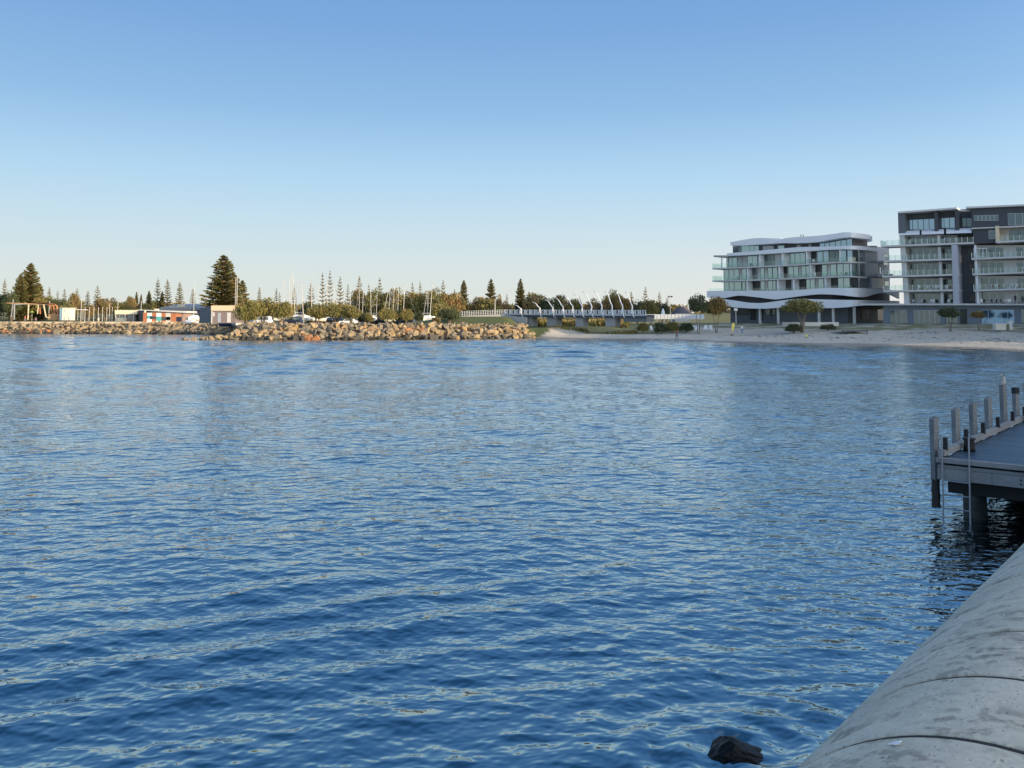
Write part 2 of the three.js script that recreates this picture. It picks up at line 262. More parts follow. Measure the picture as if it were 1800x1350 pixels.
{
  reseed(5);
  const concreteMap = tex(1024, (u, v) => {
    const a = fbm(u * 5, v * 5, 5, 71), b = fbm(u * 11, v * 11, 11, 73, 6), c = fbm(u * 90, v * 90, 90, 75, 3), st = fbm(u * 40, v * 40, 40, 78, 4);
    let t = 0.81 + 0.18 * (a - 0.5) + 0.10 * (c - 0.5); t -= 0.17 * sstep(b, 0.5, 0.66) * sstep(a, 0.38, 0.62); t -= 0.13 * sstep(st, 0.52, 0.66) * sstep(b, 0.36, 0.6); t -= 0.25 * sstep(c, 0.76, 0.82);
    return [t * 1.03, t, t * 0.905];
  }, true);
  const concreteBump = tex(512, (u, v) => { const a = fbm(u * 40, v * 40, 40, 81, 3), b = fbm(u * 9, v * 9, 9, 84, 4); return clamp(0.5 + 0.6 * (a - 0.5) + 0.5 * (b - 0.5) - 0.5 * sstep(a, 0.73, 0.8), 0, 1); });
  const capMat = new THREE.MeshStandardMaterial({ color: new THREE.Color().setRGB(0.95, 0.95, 0.95), map: concreteMap, bumpMap: concreteBump, bumpScale: 0.008, roughness: 0.9 });
  const wall = thing('sea_wall', 'rounded pale concrete sea wall in jointed lengths at the water beside the camera', 'sea wall', [0, 0, 0]);
  const prof = [[-2.397, -1.2], [-2.397, 0.1]]; for (let k = 0; k <= 26; k++) { const a = Math.PI - k / 26 * Math.PI / 2; prof.push([-0.897 + 1.5 * Math.cos(a), 0.5 + 1.5 * Math.sin(a)]); } prof.push([-0.6, 2.0], [0.25, 2.0]);
  wpart(wall, 'wall_core', sweep(prof, [[-6, 0.014], [46, 0.014]]), M(0.03, 0.03, 0.028, 0.95));
  const L = 0.937;
  for (let k = -6; k < 56; k++) {
    const s0 = k * L + 4.66 - 5 * L, s1 = s0 + L, up = R(-0.004, 0.004), g = sweep(prof.map(([w, y]) => [w, y + up]), [[s0 + 0.021, 0.03], [s0 + 0.021, 0.010], [s0 + 0.032, 0.003], [s0 + 0.05, 0], [s1 - 0.05, 0], [s1 - 0.032, 0.003], [s1 - 0.021, 0.010], [s1 - 0.021, 0.03]]);
    wpart(wall, 'coping_block', g, capMat);
  }
  const paving = sweep([[0.262, 1.93], [0.262, 1.985], [14, 1.985], [14, 1.0]], [[-8, 0], [60, 0]]);
  structure('promenade', paving, capMat);
  // bird dropping on the coping
  const shp = new THREE.Shape(); for (let k = 0; k <= 14; k++) { const a = k / 14 * 6.283, r = 0.022 * (1 + 0.3 * Math.sin(a * 3) + 0.2 * Math.sin(a * 5 + 1)); k ? shp.lineTo(Math.cos(a) * r * 1.2, Math.sin(a) * r) : shp.moveTo(Math.cos(a) * r * 1.2, Math.sin(a) * r); }
  const spot = new THREE.ExtrudeGeometry(shp, { depth: 0.003, bevelEnabled: false }); spot.rotateX(-Math.PI / 2);
  let at; for (let D = 2; D < 8; D += 0.005) { at = W(1575, 1308, D); const w = at.x * wallN[0] + D * wallN[1], top = w > -0.897 ? 2 : 0.5 + Math.sqrt(Math.max(0, 2.25 - (w + 0.897) ** 2)); if (at.y < top) break; }
  const dw = Math.min(0, at.x * wallN[0] - at.z * wallN[1] + 0.897), tilt = Math.asin(clamp(-dw / 1.5, 0, 1));
  spot.applyMatrix4(new THREE.Matrix4().makeRotationAxis(new THREE.Vector3(wallD[0], 0, -wallD[1]), -tilt)); spot.translate(at.x, at.y + 0.004, at.z);
  wpart(wall, 'bird_dropping', spot, M(0.8, 0.82, 0.85, 0.6));
}
{ // dark rock awash by the wall
  reseed(9);
  const g = new THREE.IcosahedronGeometry(0.33, 4), p = g.attributes.position;
  for (let k = 0; k < p.count; k++) {
    const v = new THREE.Vector3().fromBufferAttribute(p, k), n = v.clone().normalize();
    const f = 1 + 0.42 * (fbm(n.x * 2.2 + 9, n.y * 2.2 + n.z * 1.7 + 9, 4096, 91, 3) - 0.5) + 0.2 * (fbm(n.x * 7 + 20, n.y * 7 + n.z * 6 + 20, 4096, 93, 2) - 0.5);
    const peak = Math.exp(-((n.x + 0.45) ** 2) * 5) * Math.max(0, n.y) * 0.13;
    p.setXYZ(k, v.x * f * 1.4, v.y * f * (0.34 - 0.12 * n.x) + peak * 1.2, v.z * f * 0.8);
  }
  g.computeVertexNormals();
  const c = W(1310, 1318, 8.2);
  solo('rock', g.rotateY(0.25).scale(0.9, 0.9, 0.9).translate(c.x, -0.09, c.z), new THREE.MeshPhysicalMaterial({ color: new THREE.Color().setRGB(0.003, 0.003, 0.003), roughness: 0.45, specularIntensity: 0.5, bumpMap: grainTex, bumpScale: 0.02 }), 'wet black rock breaking the surface just off the rounded sea wall', 'rock');
}
// ------------------------------------------------------------------ jetty
const wturn = Math.atan2(wallD[1], wallD[0]);
function wbox(s0, s1, w0, w1, y0, y1) { const g = new THREE.BoxGeometry(s1 - s0, y1 - y0, w1 - w0).rotateY(wturn), c = onWall((s0 + s1) / 2, (w0 + w1) / 2, (y0 + y1) / 2); return g.translate(c.x, c.y, c.z); }
{
  reseed(31);
  const woodMap = tex(256, (u, v) => { const a = fbm(u * 3, v * 40, 3, 101, 4), b = fbm(u * 30, v * 30, 30, 103, 3), t = 0.72 + 0.42 * (a - 0.5) + 0.2 * (b - 0.5); return [t, t * 0.985, t * 0.97]; }, true);
  const deckMats = [[0.028, 0.058, 0.092], [0.033, 0.066, 0.102], [0.024, 0.051, 0.083]].map(c => M(...c, 0.4, { bumpMap: grainTex, bumpScale: 0.003 }));
  const grey = M(0.46, 0.49, 0.51, 0.85, { map: woodMap }), grey2 = M(0.40, 0.43, 0.45, 0.85, { map: woodMap }), dark = M(0.018, 0.019, 0.02, 0.8), rubber = M(0.012, 0.013, 0.015, 0.6), wetWood = M(0.06, 0.055, 0.045, 0.7, { map: woodMap });
  const S0 = 18.86, S1 = 34.5, W0 = -4.93, W1 = -2.44, Y = 1.2, c0 = onWall(S0, (W0 + W1) / 2, 0);
  const j = thing('jetty', 'low timber jetty with dark deck and grey fender piles beside the sea wall', 'jetty', [c0.x, 0, c0.z]);
  const plank = new THREE.BoxGeometry(0.132, 0.035, W1 - W0 - 0.12).rotateY(wturn);
  for (let s = S0 + 0.2; s < S1; s += 0.14) { const p = onWall(s, (W0 + W1) / 2 + 0.06, Y - 0.018 + R(-0.002, 0.002)), m = part(j, 'deck_plank', plank, pick(deckMats)); m.position.set(p.x - c0.x, p.y, p.z - c0.z); }
  for (let s = S0 + 0.14; s < S1; s += 3.1) wpart(j, 'kerb_rail', wbox(s, Math.min(s + 3.085, S1), W0, W0 + 0.13, Y + 0.03, Y + 0.15), grey);
  for (let s = S0 + 0.3; s < S1; s += 1.0) wpart(j, 'kerb_block', wbox(s, s + 0.16, W0 + 0.01, W0 + 0.12, Y - 0.02, Y + 0.03), dark);
  wpart(j, 'edge_board', wbox(S0, S0 + 0.12, W0, W1, Y - 0.08, Y + 0.012), grey);
  wpart(j, 'fascia_board', wbox(S0 + 0.03, S0 + 0.10, W0 + 0.02, W1, Y - 0.19, Y - 0.125), grey2);
  for (const [a, b] of [[W0 + 0.02, W0 + 1.0], [W0 + 1.008, W1]]) wpart(j, 'fascia_board', wbox(S0 - 0.005, S0 + 0.07, a, b, Y - 0.41, Y - 0.195), grey);
  for (const w of [W0 + 1.5, W0 + 2.2]) for (const y of [Y - 0.26, Y - 0.34]) { const p = onWall(S0 - 0.01, w, y), g = new THREE.CylinderGeometry(0.018, 0.018, 0.02, 8).rotateX(Math.PI / 2).rotateY(wturn - Math.PI / 2).translate(p.x, p.y, p.z); wpart(j, 'bolt', g, rubber); }
  wpart(j, 'side_board', wbox(S0 + 0.14, S1, W0 + 0.03, W0 + 0.1, Y - 0.4, Y - 0.05), grey2);
  for (let s = S0 + 0.35; s < S1; s += 2.6) wpart(j, 'bearer', wbox(s, s + 0.22, W0 + 0.12, W1, Y - 0.72, Y - 0.42), dark);
  for (const w of [W0 + 0.35, W0 + 1.2, W1 - 0.3]) wpart(j, 'joist', wbox(S0 + 0.1, S1, w, w + 0.12, Y - 0.415, Y - 0.04), dark);
  const algae = M(0.055, 0.066, 0.058, 0.7, { map: rockTex });
  for (let s = S0 + 0.62; s < S1; s += 3.9) for (const w of [W0 + 0.55, W1 - 0.45]) { const p = onWall(s, w, -0.4); wpart(j, 'support_pile', new THREE.CylinderGeometry(0.215, 0.23, 1.75, 18).translate(p.x, p.y, p.z), algae); }
  // fender piles, square timbers with slanting tops
  const pileX = [1642, 1680.5, 1711.5, 1738.5, 1765.5, 1787.5, 1808, 1827, 1845], tops = [2.0, 2.05, 2.06, 2.08, 2.32, 2.1, 2.2, 2.1, 2.1];
  pileX.forEach((px, n) => {
    const k = K(px, 760), w = W0 - 0.1, s = (-0.6534 * w * k - 0.757 * w) / (0.6534 - 0.757 * k), at = onWall(s, w, 0), top = tops[n], foot = n === 0 ? 0.16 : 0.3;
    const sh = new THREE.Shape([[-0.055, 0.72], [0.055, 0.72], [0.055, top], [0.035, top], [-0.055, top - 0.06]].map(q => new THREE.Vector2(...q)));
    const g = new THREE.ExtrudeGeometry(sh, { depth: 0.12, bevelEnabled: true, bevelSize: 0.006, bevelThickness: 0.006, bevelSegments: 1 }).translate(0, 0, -0.06).rotateY(0.25);
    const p = part(j, 'fender_pile', g, n % 2 ? grey : grey2); p.position.set(at.x - c0.x, 0, at.z - c0.z);
    const lg = new THREE.CylinderGeometry(0.078, 0.085, 0.725 - foot, 9, 5); { const q = lg.attributes.position; for (let i = 0; i < q.count; i++) q.setXYZ(i, q.getX(i) * (1 + 0.12 * Math.sin(i * 7.3)), q.getY(i) + (q.getY(i) < -0.2 ? 0.02 * Math.sin(i * 3.1) : 0), q.getZ(i)); lg.computeVertexNormals(); }
    part(p, 'weathered_foot', lg.translate(0, (0.725 + foot) / 2 - 0.0, 0), wetWood);
    const br = onWall(s + 0.02, W0 + 0.1, 0); wpart(j, 'pile_bracket', new THREE.BoxGeometry(0.09, 0.26, 0.08).rotateY(wturn).translate(br.x, Y + 0.26, br.z), rubber);
    if (n === 4) { const sg = new THREE.CylinderGeometry(0.05, 0.075, 0.24, 7, 3); const q = sg.attributes.position; for (let i = 0; i < q.count; i++) q.setXYZ(i, q.getX(i) * (1 + 0.25 * Math.sin(i * 5.7)), q.getY(i) + (q.getY(i) > 0.1 ? 0.06 * Math.sin(i * 2.9) : 0), q.getZ(i) * (1 + 0.2 * Math.cos(i * 4.1))); sg.computeVertexNormals(); part(p, 'whitened_top', sg.translate(0, top + 0.08, 0), M(0.62, 0.62, 0.62, 0.9, { map: rockTex })); }
    if (n === 5) part(p, 'charred_top', new THREE.BoxGeometry(0.132, 0.17, 0.142).rotateY(0.25).translate(0, top - 0.07, 0), rubber);
  });
  { const p = onWall(20.35, W0 + 0.28, Y); const prof = [[0, 0], [0.12, 0], [0.115, 0.06], [0.1, 0.22], [0.13, 0.25], [0.13, 0.28], [0, 0.29]].map(q => new THREE.Vector2(...q)); const b = thing('mooring_bollard', 'squat black mooring bollard on the jetty corner behind the second pile', 'bollard', [p.x, Y, p.z]); part(b, 'post', new THREE.LatheGeometry(prof, 18), rubber); }
  { const p = onWall(27.0, W0 + 0.3, Y); const b = thing('mooring_bollard', 'small black mooring bollard by the charred pile on the jetty edge', 'bollard', [p.x, Y, p.z]); part(b, 'post', new THREE.LatheGeometry([[0, 0], [0.12, 0], [0.1, 0.2], [0.13, 0.24], [0, 0.27]].map(q => new THREE.Vector2(...q)), 18), rubber); }
  // boarding ladder on the end of the jetty
  const la = onWall(S0 - 0.08, W0 + 0.2, 0), lad = thing('ladder', 'thin metal boarding ladder on the end of the jetty reaching into the water', 'ladder', [la.x, 0, la.z]);
  const rail = w => { const a = onWall(S0 - 0.12, w, -0.5), b = onWall(S0 - 0.02, w, 1.68); return bar(a, b, 0.017, 0.017, 8); };
  const lw = [W0 + 0.13, W0 + 0.62]; for (const w of lw) wpart(lad, 'rail', rail(w), M(0.30, 0.33, 0.37, 0.4, { metalness: 0.6 }));
  for (let y = -0.3; y < 1.0; y += 0.27) { const f = (y + 0.5) / 2.18, s = S0 - 0.12 + 0.1 * f; wpart(lad, 'rung', bar(onWall(s, lw[0], y), onWall(s, lw[1], y), 0.013, 0.013, 7), M(0.34, 0.36, 0.39, 0.4, { metalness: 0.6 })); }
}

// ------------------------------------------------------------------ rocks of the breakwater and of the far revetment
{
  reseed(404);
  const shapes = [];
  for (let n = 0; n < 14; n++) {
    const pts = [], sx = R(0.75, 1.25), sy = R(0.6, 0.95), sz = R(0.75, 1.2);
    for (let k = 0; k < 11; k++) { const v = new THREE.Vector3(R(-1, 1), R(-1, 1), R(-1, 1)); v.normalize().multiplyScalar(R(0.8, 1.05)); pts.push(new THREE.Vector3(clamp(v.x * 1.15, -0.85, 0.85) * sx, clamp(v.y * 1.15, -0.85, 0.85) * sy, clamp(v.z * 1.15, -0.85, 0.85) * sz)); }
    const g = new ConvexGeometry(pts), p = g.attributes.position, nn = g.attributes.normal, uv = [];
    for (let k = 0; k < p.count; k++) { const ax = Math.abs(nn.getX(k)), ay = Math.abs(nn.getY(k)), az = Math.abs(nn.getZ(k)); uv.push(...(ay > ax && ay > az ? [p.getX(k), p.getZ(k)] : ax > az ? [p.getZ(k), p.getY(k)] : [p.getX(k), p.getY(k)]).map(q => q * 0.45 + n * 0.13)); }
    g.setAttribute('uv', new THREE.Float32BufferAttribute(uv, 2)); shapes.push(g);
  }
  function pile(root, path, o) { // rocks in rows along a shoreline path
    const rocks = []; let len = 0; for (let k = 1; k < path.length; k++) len += Math.hypot(path[k][0] - path[k - 1][0], path[k][1] - path[k - 1][1]);
    const at = t => { let l = t * len; for (let k = 1; k < path.length; k++) { const e = Math.hypot(path[k][0] - path[k - 1][0], path[k][1] - path[k - 1][1]); if (l <= e || k === path.length - 1) { const f = l / e, dx = (path[k][0] - path[k - 1][0]) / e, dd = (path[k][1] - path[k - 1][1]) / e; return [path[k - 1][0] + dx * l, path[k - 1][1] + dd * l, -dd, dx]; } l -= e; } };
    for (let row = 0; row < o.rows; row++) for (let l = 0; l < len; ) {
      const size = R(o.size[0], o.size[1]) * (row === o.rows - 1 ? 0.85 : 1), t = l / len, [x, D, nx, nd] = at(t), inland = -0.6 + row * o.step + R(-0.35, 0.35);
      const px = x + nx * inland, pd = D + nd * inland, gy = Math.min(0.18 + Math.max(0, inland) * 0.62, o.top);
      rocks.push({ x: px, y: gy + R(-0.15, 0.3), d: pd, s: size, rust: fbm(t * o.rustN + 3, row * 0.3, 4096, 201, 2) > o.rust, low: row === 0 }); l += size * R(1.25, 1.75);
    }
    for (let k = 0; k < (o.loose || 0); k++) { const [x, D, nx, nd] = at(rnd()), inland = R(0.5, o.rows * o.step); rocks.push({ x: x + nx * inland, d: D + nd * inland, y: Math.min(0.3 + inland * 0.62, o.top + 0.1) + 0.35, s: R(0.35, 0.6), rust: false }); }
    rocks.push(...(o.extra || []));
    rocks.forEach((r, n) => {
      const mt = r.low && rnd() < 0.6 ? rockDark : r.rust && rnd() < 0.8 ? rockRust : pick(rockMats), g = shapes[Math.floor(rnd() * shapes.length)];
      const m = n < 300 ? part(root, 'rock', g, mt) : null, e = new THREE.Euler(R(-0.6, 0.6), R(0, 6.28), R(-0.6, 0.6)), sc = [r.s * R(0.85, 1.2), r.s * R(0.8, 1.05), r.s * R(0.85, 1.15)];
      if (m) { m.position.set(r.x, r.y, -r.d).sub(root.position); m.rotation.copy(e); m.scale.set(...sc); }
      else (pile.rest ||= new Map()).set(root, [...(pile.rest.get(root) || []), g.clone().scale(...sc).applyMatrix4(new THREE.Matrix4().makeRotationFromEuler(e)).translate(r.x, r.y, -r.d)]);
    });
    if (pile.rest?.get(root)) { const m = wpart(root, 'smaller_rocks', merge(pile.rest.get(root)), rockMats[1]); m.userData.kind = 'stuff'; }
  }
  const near = thing('breakwater', 'near breakwater of pale golden boulders in front of the boat masts', 'breakwater', [-28, 0, -176]);
  const tip = []; for (let k = 0; k < 15; k++) { const px = 326 + k * 5.4 + R(-2, 2); tip.push({ x: X(px, 170), d: 170 + R(-1, 1.5), y: 0.05 + 0.1 * Math.max(0, k - 5) * R(0.6, 1), s: R(0.5, 0.75) + 0.02 * k, low: k < 8 }); }
  pile(near, [[-56, 172.5], [-45, 171.5], [-30, 173.5], [-10, 180.5], [3.5, 185.5], [6.5, 190]], { rows: 6, step: 1.02, size: [0.42, 1.08], top: 2.7, rust: 0.72, rustN: 9, loose: 60, extra: tip });
  const far = thing('revetment', 'rock revetment of mixed grey and rusty boulders below the pergola', 'revetment', [-110, 0, -245]);
  pile(far, [[-190, 252], [-150, 249.5], [-95, 242.5], [-80, 232.5], [-67, 207.5], [-60, 184], [-57.5, 175]], { rows: 5, step: 1.1, size: [0.5, 1.15], top: 2.9, rust: 0.60, rustN: 13, loose: 40 });
}

// ------------------------------------------------------------------ vegetation
function cardCloud(list) { // [{c, u, v, col}] two-triangle leaves
  const n = list.length, P = new Float32Array(n * 12), C = new Float32Array(n * 12), N = new Float32Array(n * 12), I = new Uint32Array(n * 6), w = new THREE.Vector3();
  list.forEach((q, k) => {
    w.crossVectors(q.u, q.v).normalize();
    [[-1, -1], [1, -1], [1, 1], [-1, 1]].forEach(([a, b], m) => { const o = k * 12 + m * 3; for (let d = 0; d < 3; d++) { const e = 'xyz'[d]; P[o + d] = q.c[e] + a * q.u[e] + b * q.v[e]; C[o + d] = q.col[d]; N[o + d] = w[e]; } });
    I.set([k * 4, k * 4 + 1, k * 4 + 2, k * 4, k * 4 + 2, k * 4 + 3], k * 6);
  });
  const g = new THREE.BufferGeometry(); g.setAttribute('position', new THREE.BufferAttribute(P, 3)); g.setAttribute('normal', new THREE.BufferAttribute(N, 3)); g.setAttribute('color', new THREE.BufferAttribute(C, 3)); g.setIndex(new THREE.BufferAttribute(I, 1)); return g;
}
const leafMat = new THREE.MeshPhysicalMaterial({ vertexColors: true, roughness: 0.8, transmission: 0.22, thickness: 0, side: THREE.DoubleSide });
const needleMat = new THREE.MeshStandardMaterial({ vertexColors: true, roughness: 0.85, side: THREE.DoubleSide });
const rv = () => { const v = new THREE.Vector3(R(-1, 1), R(-1, 1), R(-1, 1)); return v.lengthSq() > 1 ? rv() : v.normalize(); };
function pineGeo(h, r, tiers, perTier, dense, gap, jit = 0.1) { // Norfolk type pine: flat whorls of plumes on a straight trunk
  const cards = [], base = h * gap;
  for (let t = 0; t < tiers; t++) {
    const f = t / (tiers - 1), y = base + (h - base) * (f ** 0.93) * 0.985, len = r * ((1 - f) ** 0.78 * 0.93 + 0.05) * R(0.82, 1.08), nb = Math.max(4, Math.round(perTier * (1 - 0.4 * f))), a0 = R(0, 6.28), lift = lerp(-0.05, 0.55, f);
    for (let b = 0; b < nb; b++) {
      const a = a0 + b / nb * 6.283 + R(-0.22, 0.22), L = len * R(0.78, 1.12), dir = new THREE.Vector3(Math.cos(a), 0, Math.sin(a)), side = new THREE.Vector3(-Math.sin(a), 0, Math.cos(a)), steps = Math.max(3, Math.round(L / (0.5 / dense)));
      const shade = R(0.8, 1.2), yj = R(-1, 1) * jit * h / tiers;
      for (let k = 1; k <= steps; k++) {
        const q = k / steps, p = dir.clone().multiplyScalar(L * q); p.y = y + yj + L * (lift * q - 0.22 * q * (1 - q) + 0.10 * q * q) + R(-0.06, 0.06);
        const col = [0.125 * shade * R(0.8, 1.2), 0.118 * shade * R(0.85, 1.15), 0.042 * shade];
        const wid = 1.25 * (0.16 + 0.5 * Math.sin(q * 2.6) * Math.min(1, L / 3)) * R(0.7, 1.2);
        for (const sd of [-1, 1]) { const u = side.clone().multiplyScalar(sd * wid * 0.55).addScaledVector(dir, wid * 0.35); u.y += R(0.02, 0.2) * wid; cards.push({ c: p.clone().add(u), u, v: dir.clone().multiplyScalar(0.13).add(new THREE.Vector3(0, R(0.02, 0.09), 0)), col }); }
        cards.push({ c: p.clone().add(new THREE.Vector3(0, 0.1, 0)), u: dir.clone().multiplyScalar(L / steps * 0.6), v: new THREE.Vector3(R(-0.05, 0.05), R(0.10, 0.22) * dense, R(-0.05, 0.05)), col });
      }
    }
  }
  const trunk = new THREE.CylinderGeometry(h * 0.004, h * 0.018, h * 0.98, 7).translate(0, h * 0.49, 0);
  return [cardCloud(cards), trunk];
}
function crownGeo(rx, ry, rz, n, leaf, tints, lumps, droop = 0) { // crown standing on y = 0 of its own, centre at ry
  const cards = [], L = [];
  for (let k = 0; k < lumps; k++) { const d = rv(); if (d.y < -0.5) d.y *= 0.4; const q = 0.42 + 0.38 * rnd(); L.push({ c: new THREE.Vector3(d.x * rx * q, ry + d.y * ry * q, d.z * rz * q), r: R(0.26, 0.46), tint: pick(tints), sh: R(0.82, 1.2) }); }
  for (let k = 0; k < n; k++) {
    const l = pick(L), d = rv(), q = 0.45 + 0.6 * rnd() ** 0.6, c = l.c.clone().add(new THREE.Vector3(d.x * l.r * rx * q, d.y * l.r * ry * q * 1.05, d.z * l.r * rz * q));
    if (c.y < 0.05) c.y = R(0.05, 0.3) * ry;
    const s = leaf * R(0.6, 1.3), u = rv(), v = rv().cross(u).normalize(); if (droop) { u.set(u.x * 0.3, -1, u.z * 0.3).normalize(); v.cross(u).normalize(); }
    const e = l.sh * R(0.75, 1.3); cards.push({ c, u: u.multiplyScalar(s * (droop ? 1.5 : 1)), v: v.multiplyScalar(s * 0.55), col: l.tint.map(a => a * e) });
  }
  return cardCloud(cards);
}
function limbs(h, n, spread, r0) { // a few tapering stems that fan out
  const list = [];
  for (let k = 0; k < n; k++) { const a = k / n * 6.283 + R(-0.4, 0.4), b = new THREE.Vector3(Math.cos(a) * spread * R(0.15, 0.3), h * 0.45, Math.sin(a) * spread * R(0.15, 0.3)), c = new THREE.Vector3(Math.cos(a) * spread * R(0.5, 0.8), h, Math.sin(a) * spread * R(0.5, 0.8)); list.push(bar(new THREE.Vector3(Math.cos(a) * r0 * 0.6, -0.15, Math.sin(a) * r0 * 0.6), b, r0 * 0.75, r0 * 0.5, 6), bar(b, c, r0 * 0.5, r0 * 0.2, 5)); }
  return merge(list);
}
{
  reseed(1201);
  const kinds = [pineGeo(20, 4.6, 30, 11, 1.3, 0.04, 0.45), pineGeo(20, 4.0, 16, 7, 1.0, 0.08, 0.2), pineGeo(20, 4.4, 12, 6, 1.0, 0.2, 0.18), pineGeo(20, 3.4, 10, 6, 0.9, 0.35, 0.15), pineGeo(20, 4.4, 25, 12, 1.3, 0.05, 0.4)];
  const groups = [
    ['behind the pergola and kiosk at the far left', [[6, 491, 17, 320, 2], [51, 463.5, 56, 300, 0], [34, 482, 40, 296, 0], [68, 499, 30, 305, 4], [85, 505, 15, 330, 1], [100, 511.5, 12, 330, 2], [112, 508, 14, 325, 3], [134, 507.5, 18, 330, 2], [153, 511.5, 17, 325, 1], [170, 503, 22, 320, 2], [-14, 488, 30, 310, 4]]],
    ['behind the mural building', [[239, 513, 11, 335, 0], [247, 517, 10, 335, 0], [261, 511.5, 17, 330, 0], [276, 490, 20, 325, 2], [284, 512, 15, 325, 0], [293, 491.5, 23, 322, 1], [314.7, 496.5, 24, 320, 1], [338, 507.5, 17, 325, 1]]],
    ['beside the brown flat-roofed building', [[391.5, 448.5, 82, 275, 4], [410, 481, 50, 282, 0], [425, 492.5, 36, 286, 4]]],
    ['behind the boat masts', [[455, 505, 14, 330, 1], [485, 506.5, 12, 330, 2], [491, 513, 9, 330, 1], [516, 503, 13, 330, 2], [546, 499, 22, 310, 2], [566, 480, 15, 315, 3], [579, 476.5, 15, 315, 3], [597, 487.5, 20, 305, 2], [611, 499.5, 12, 310, 3], [631, 486, 22, 310, 1], [648, 500, 12, 310, 3], [667, 488.5, 18, 310, 3]]],
    ['between the masts and the footbridge', [[724.7, 497, 16, 300, 3], [738, 496, 15, 300, 2], [778.6, 493, 19, 300, 2], [798.6, 508.5, 12, 300, 3], [815, 492.5, 27, 275, 4], [863, 490, 30, 275, 4]]],
    ['behind the curved bridge lamps', [[891, 517, 12, 300, 2], [915, 490.5, 27, 262, 0], [1018, 522, 20, 290, 2], [1110, 513, 18, 280, 1], [1135, 505.5, 19, 270, 2], [1159.5, 513.5, 17, 270, 2], [1173, 523, 14, 270, 1]]],
  ];
  const protos = kinds.map(([c, t]) => [c, t]);
  for (const [where, list] of groups) {
    [...list].sort((a, b) => a[0] - b[0]).forEach(([px, py, w, D, k], n) => {
      const x = X(px, D), gy = groundHeight(x, D) - 0.1, h = H(py, D) - gy, wide = w * D / F / 2, base = [4.6, 4.0, 4.4, 3.4, 4.4][k];
      const look = h > 20 ? 'tall' : h > 12 ? 'slender' : 'short';
      const o = thing('norfolk_pine', `${look} tiered pine ${where}, ${ordinal(n)} from the left`, 'pine tree', [x, gy, -D], R(0, 6.28), 'tiered pines along the far shore');
      part(o, 'crown', protos[k][0], needleMat); part(o, 'trunk', protos[k][1], mat.bark);
      o.scale.set(wide / base * 1.12, h / 20, wide / base * 1.12);
    });
  }
}
const olive = [[0.20, 0.185, 0.05], [0.17, 0.165, 0.046], [0.23, 0.185, 0.055]], brownish = [[0.25, 0.18, 0.065], [0.19, 0.165, 0.06], [0.27, 0.165, 0.07]], darkGreen = [[0.06, 0.082, 0.03], [0.072, 0.09, 0.034]], sunlitLeaf = [[0.22, 0.145, 0.035], [0.17, 0.12, 0.035], [0.24, 0.17, 0.05]];  // the gold tints put evening sunlight into the leaf colour
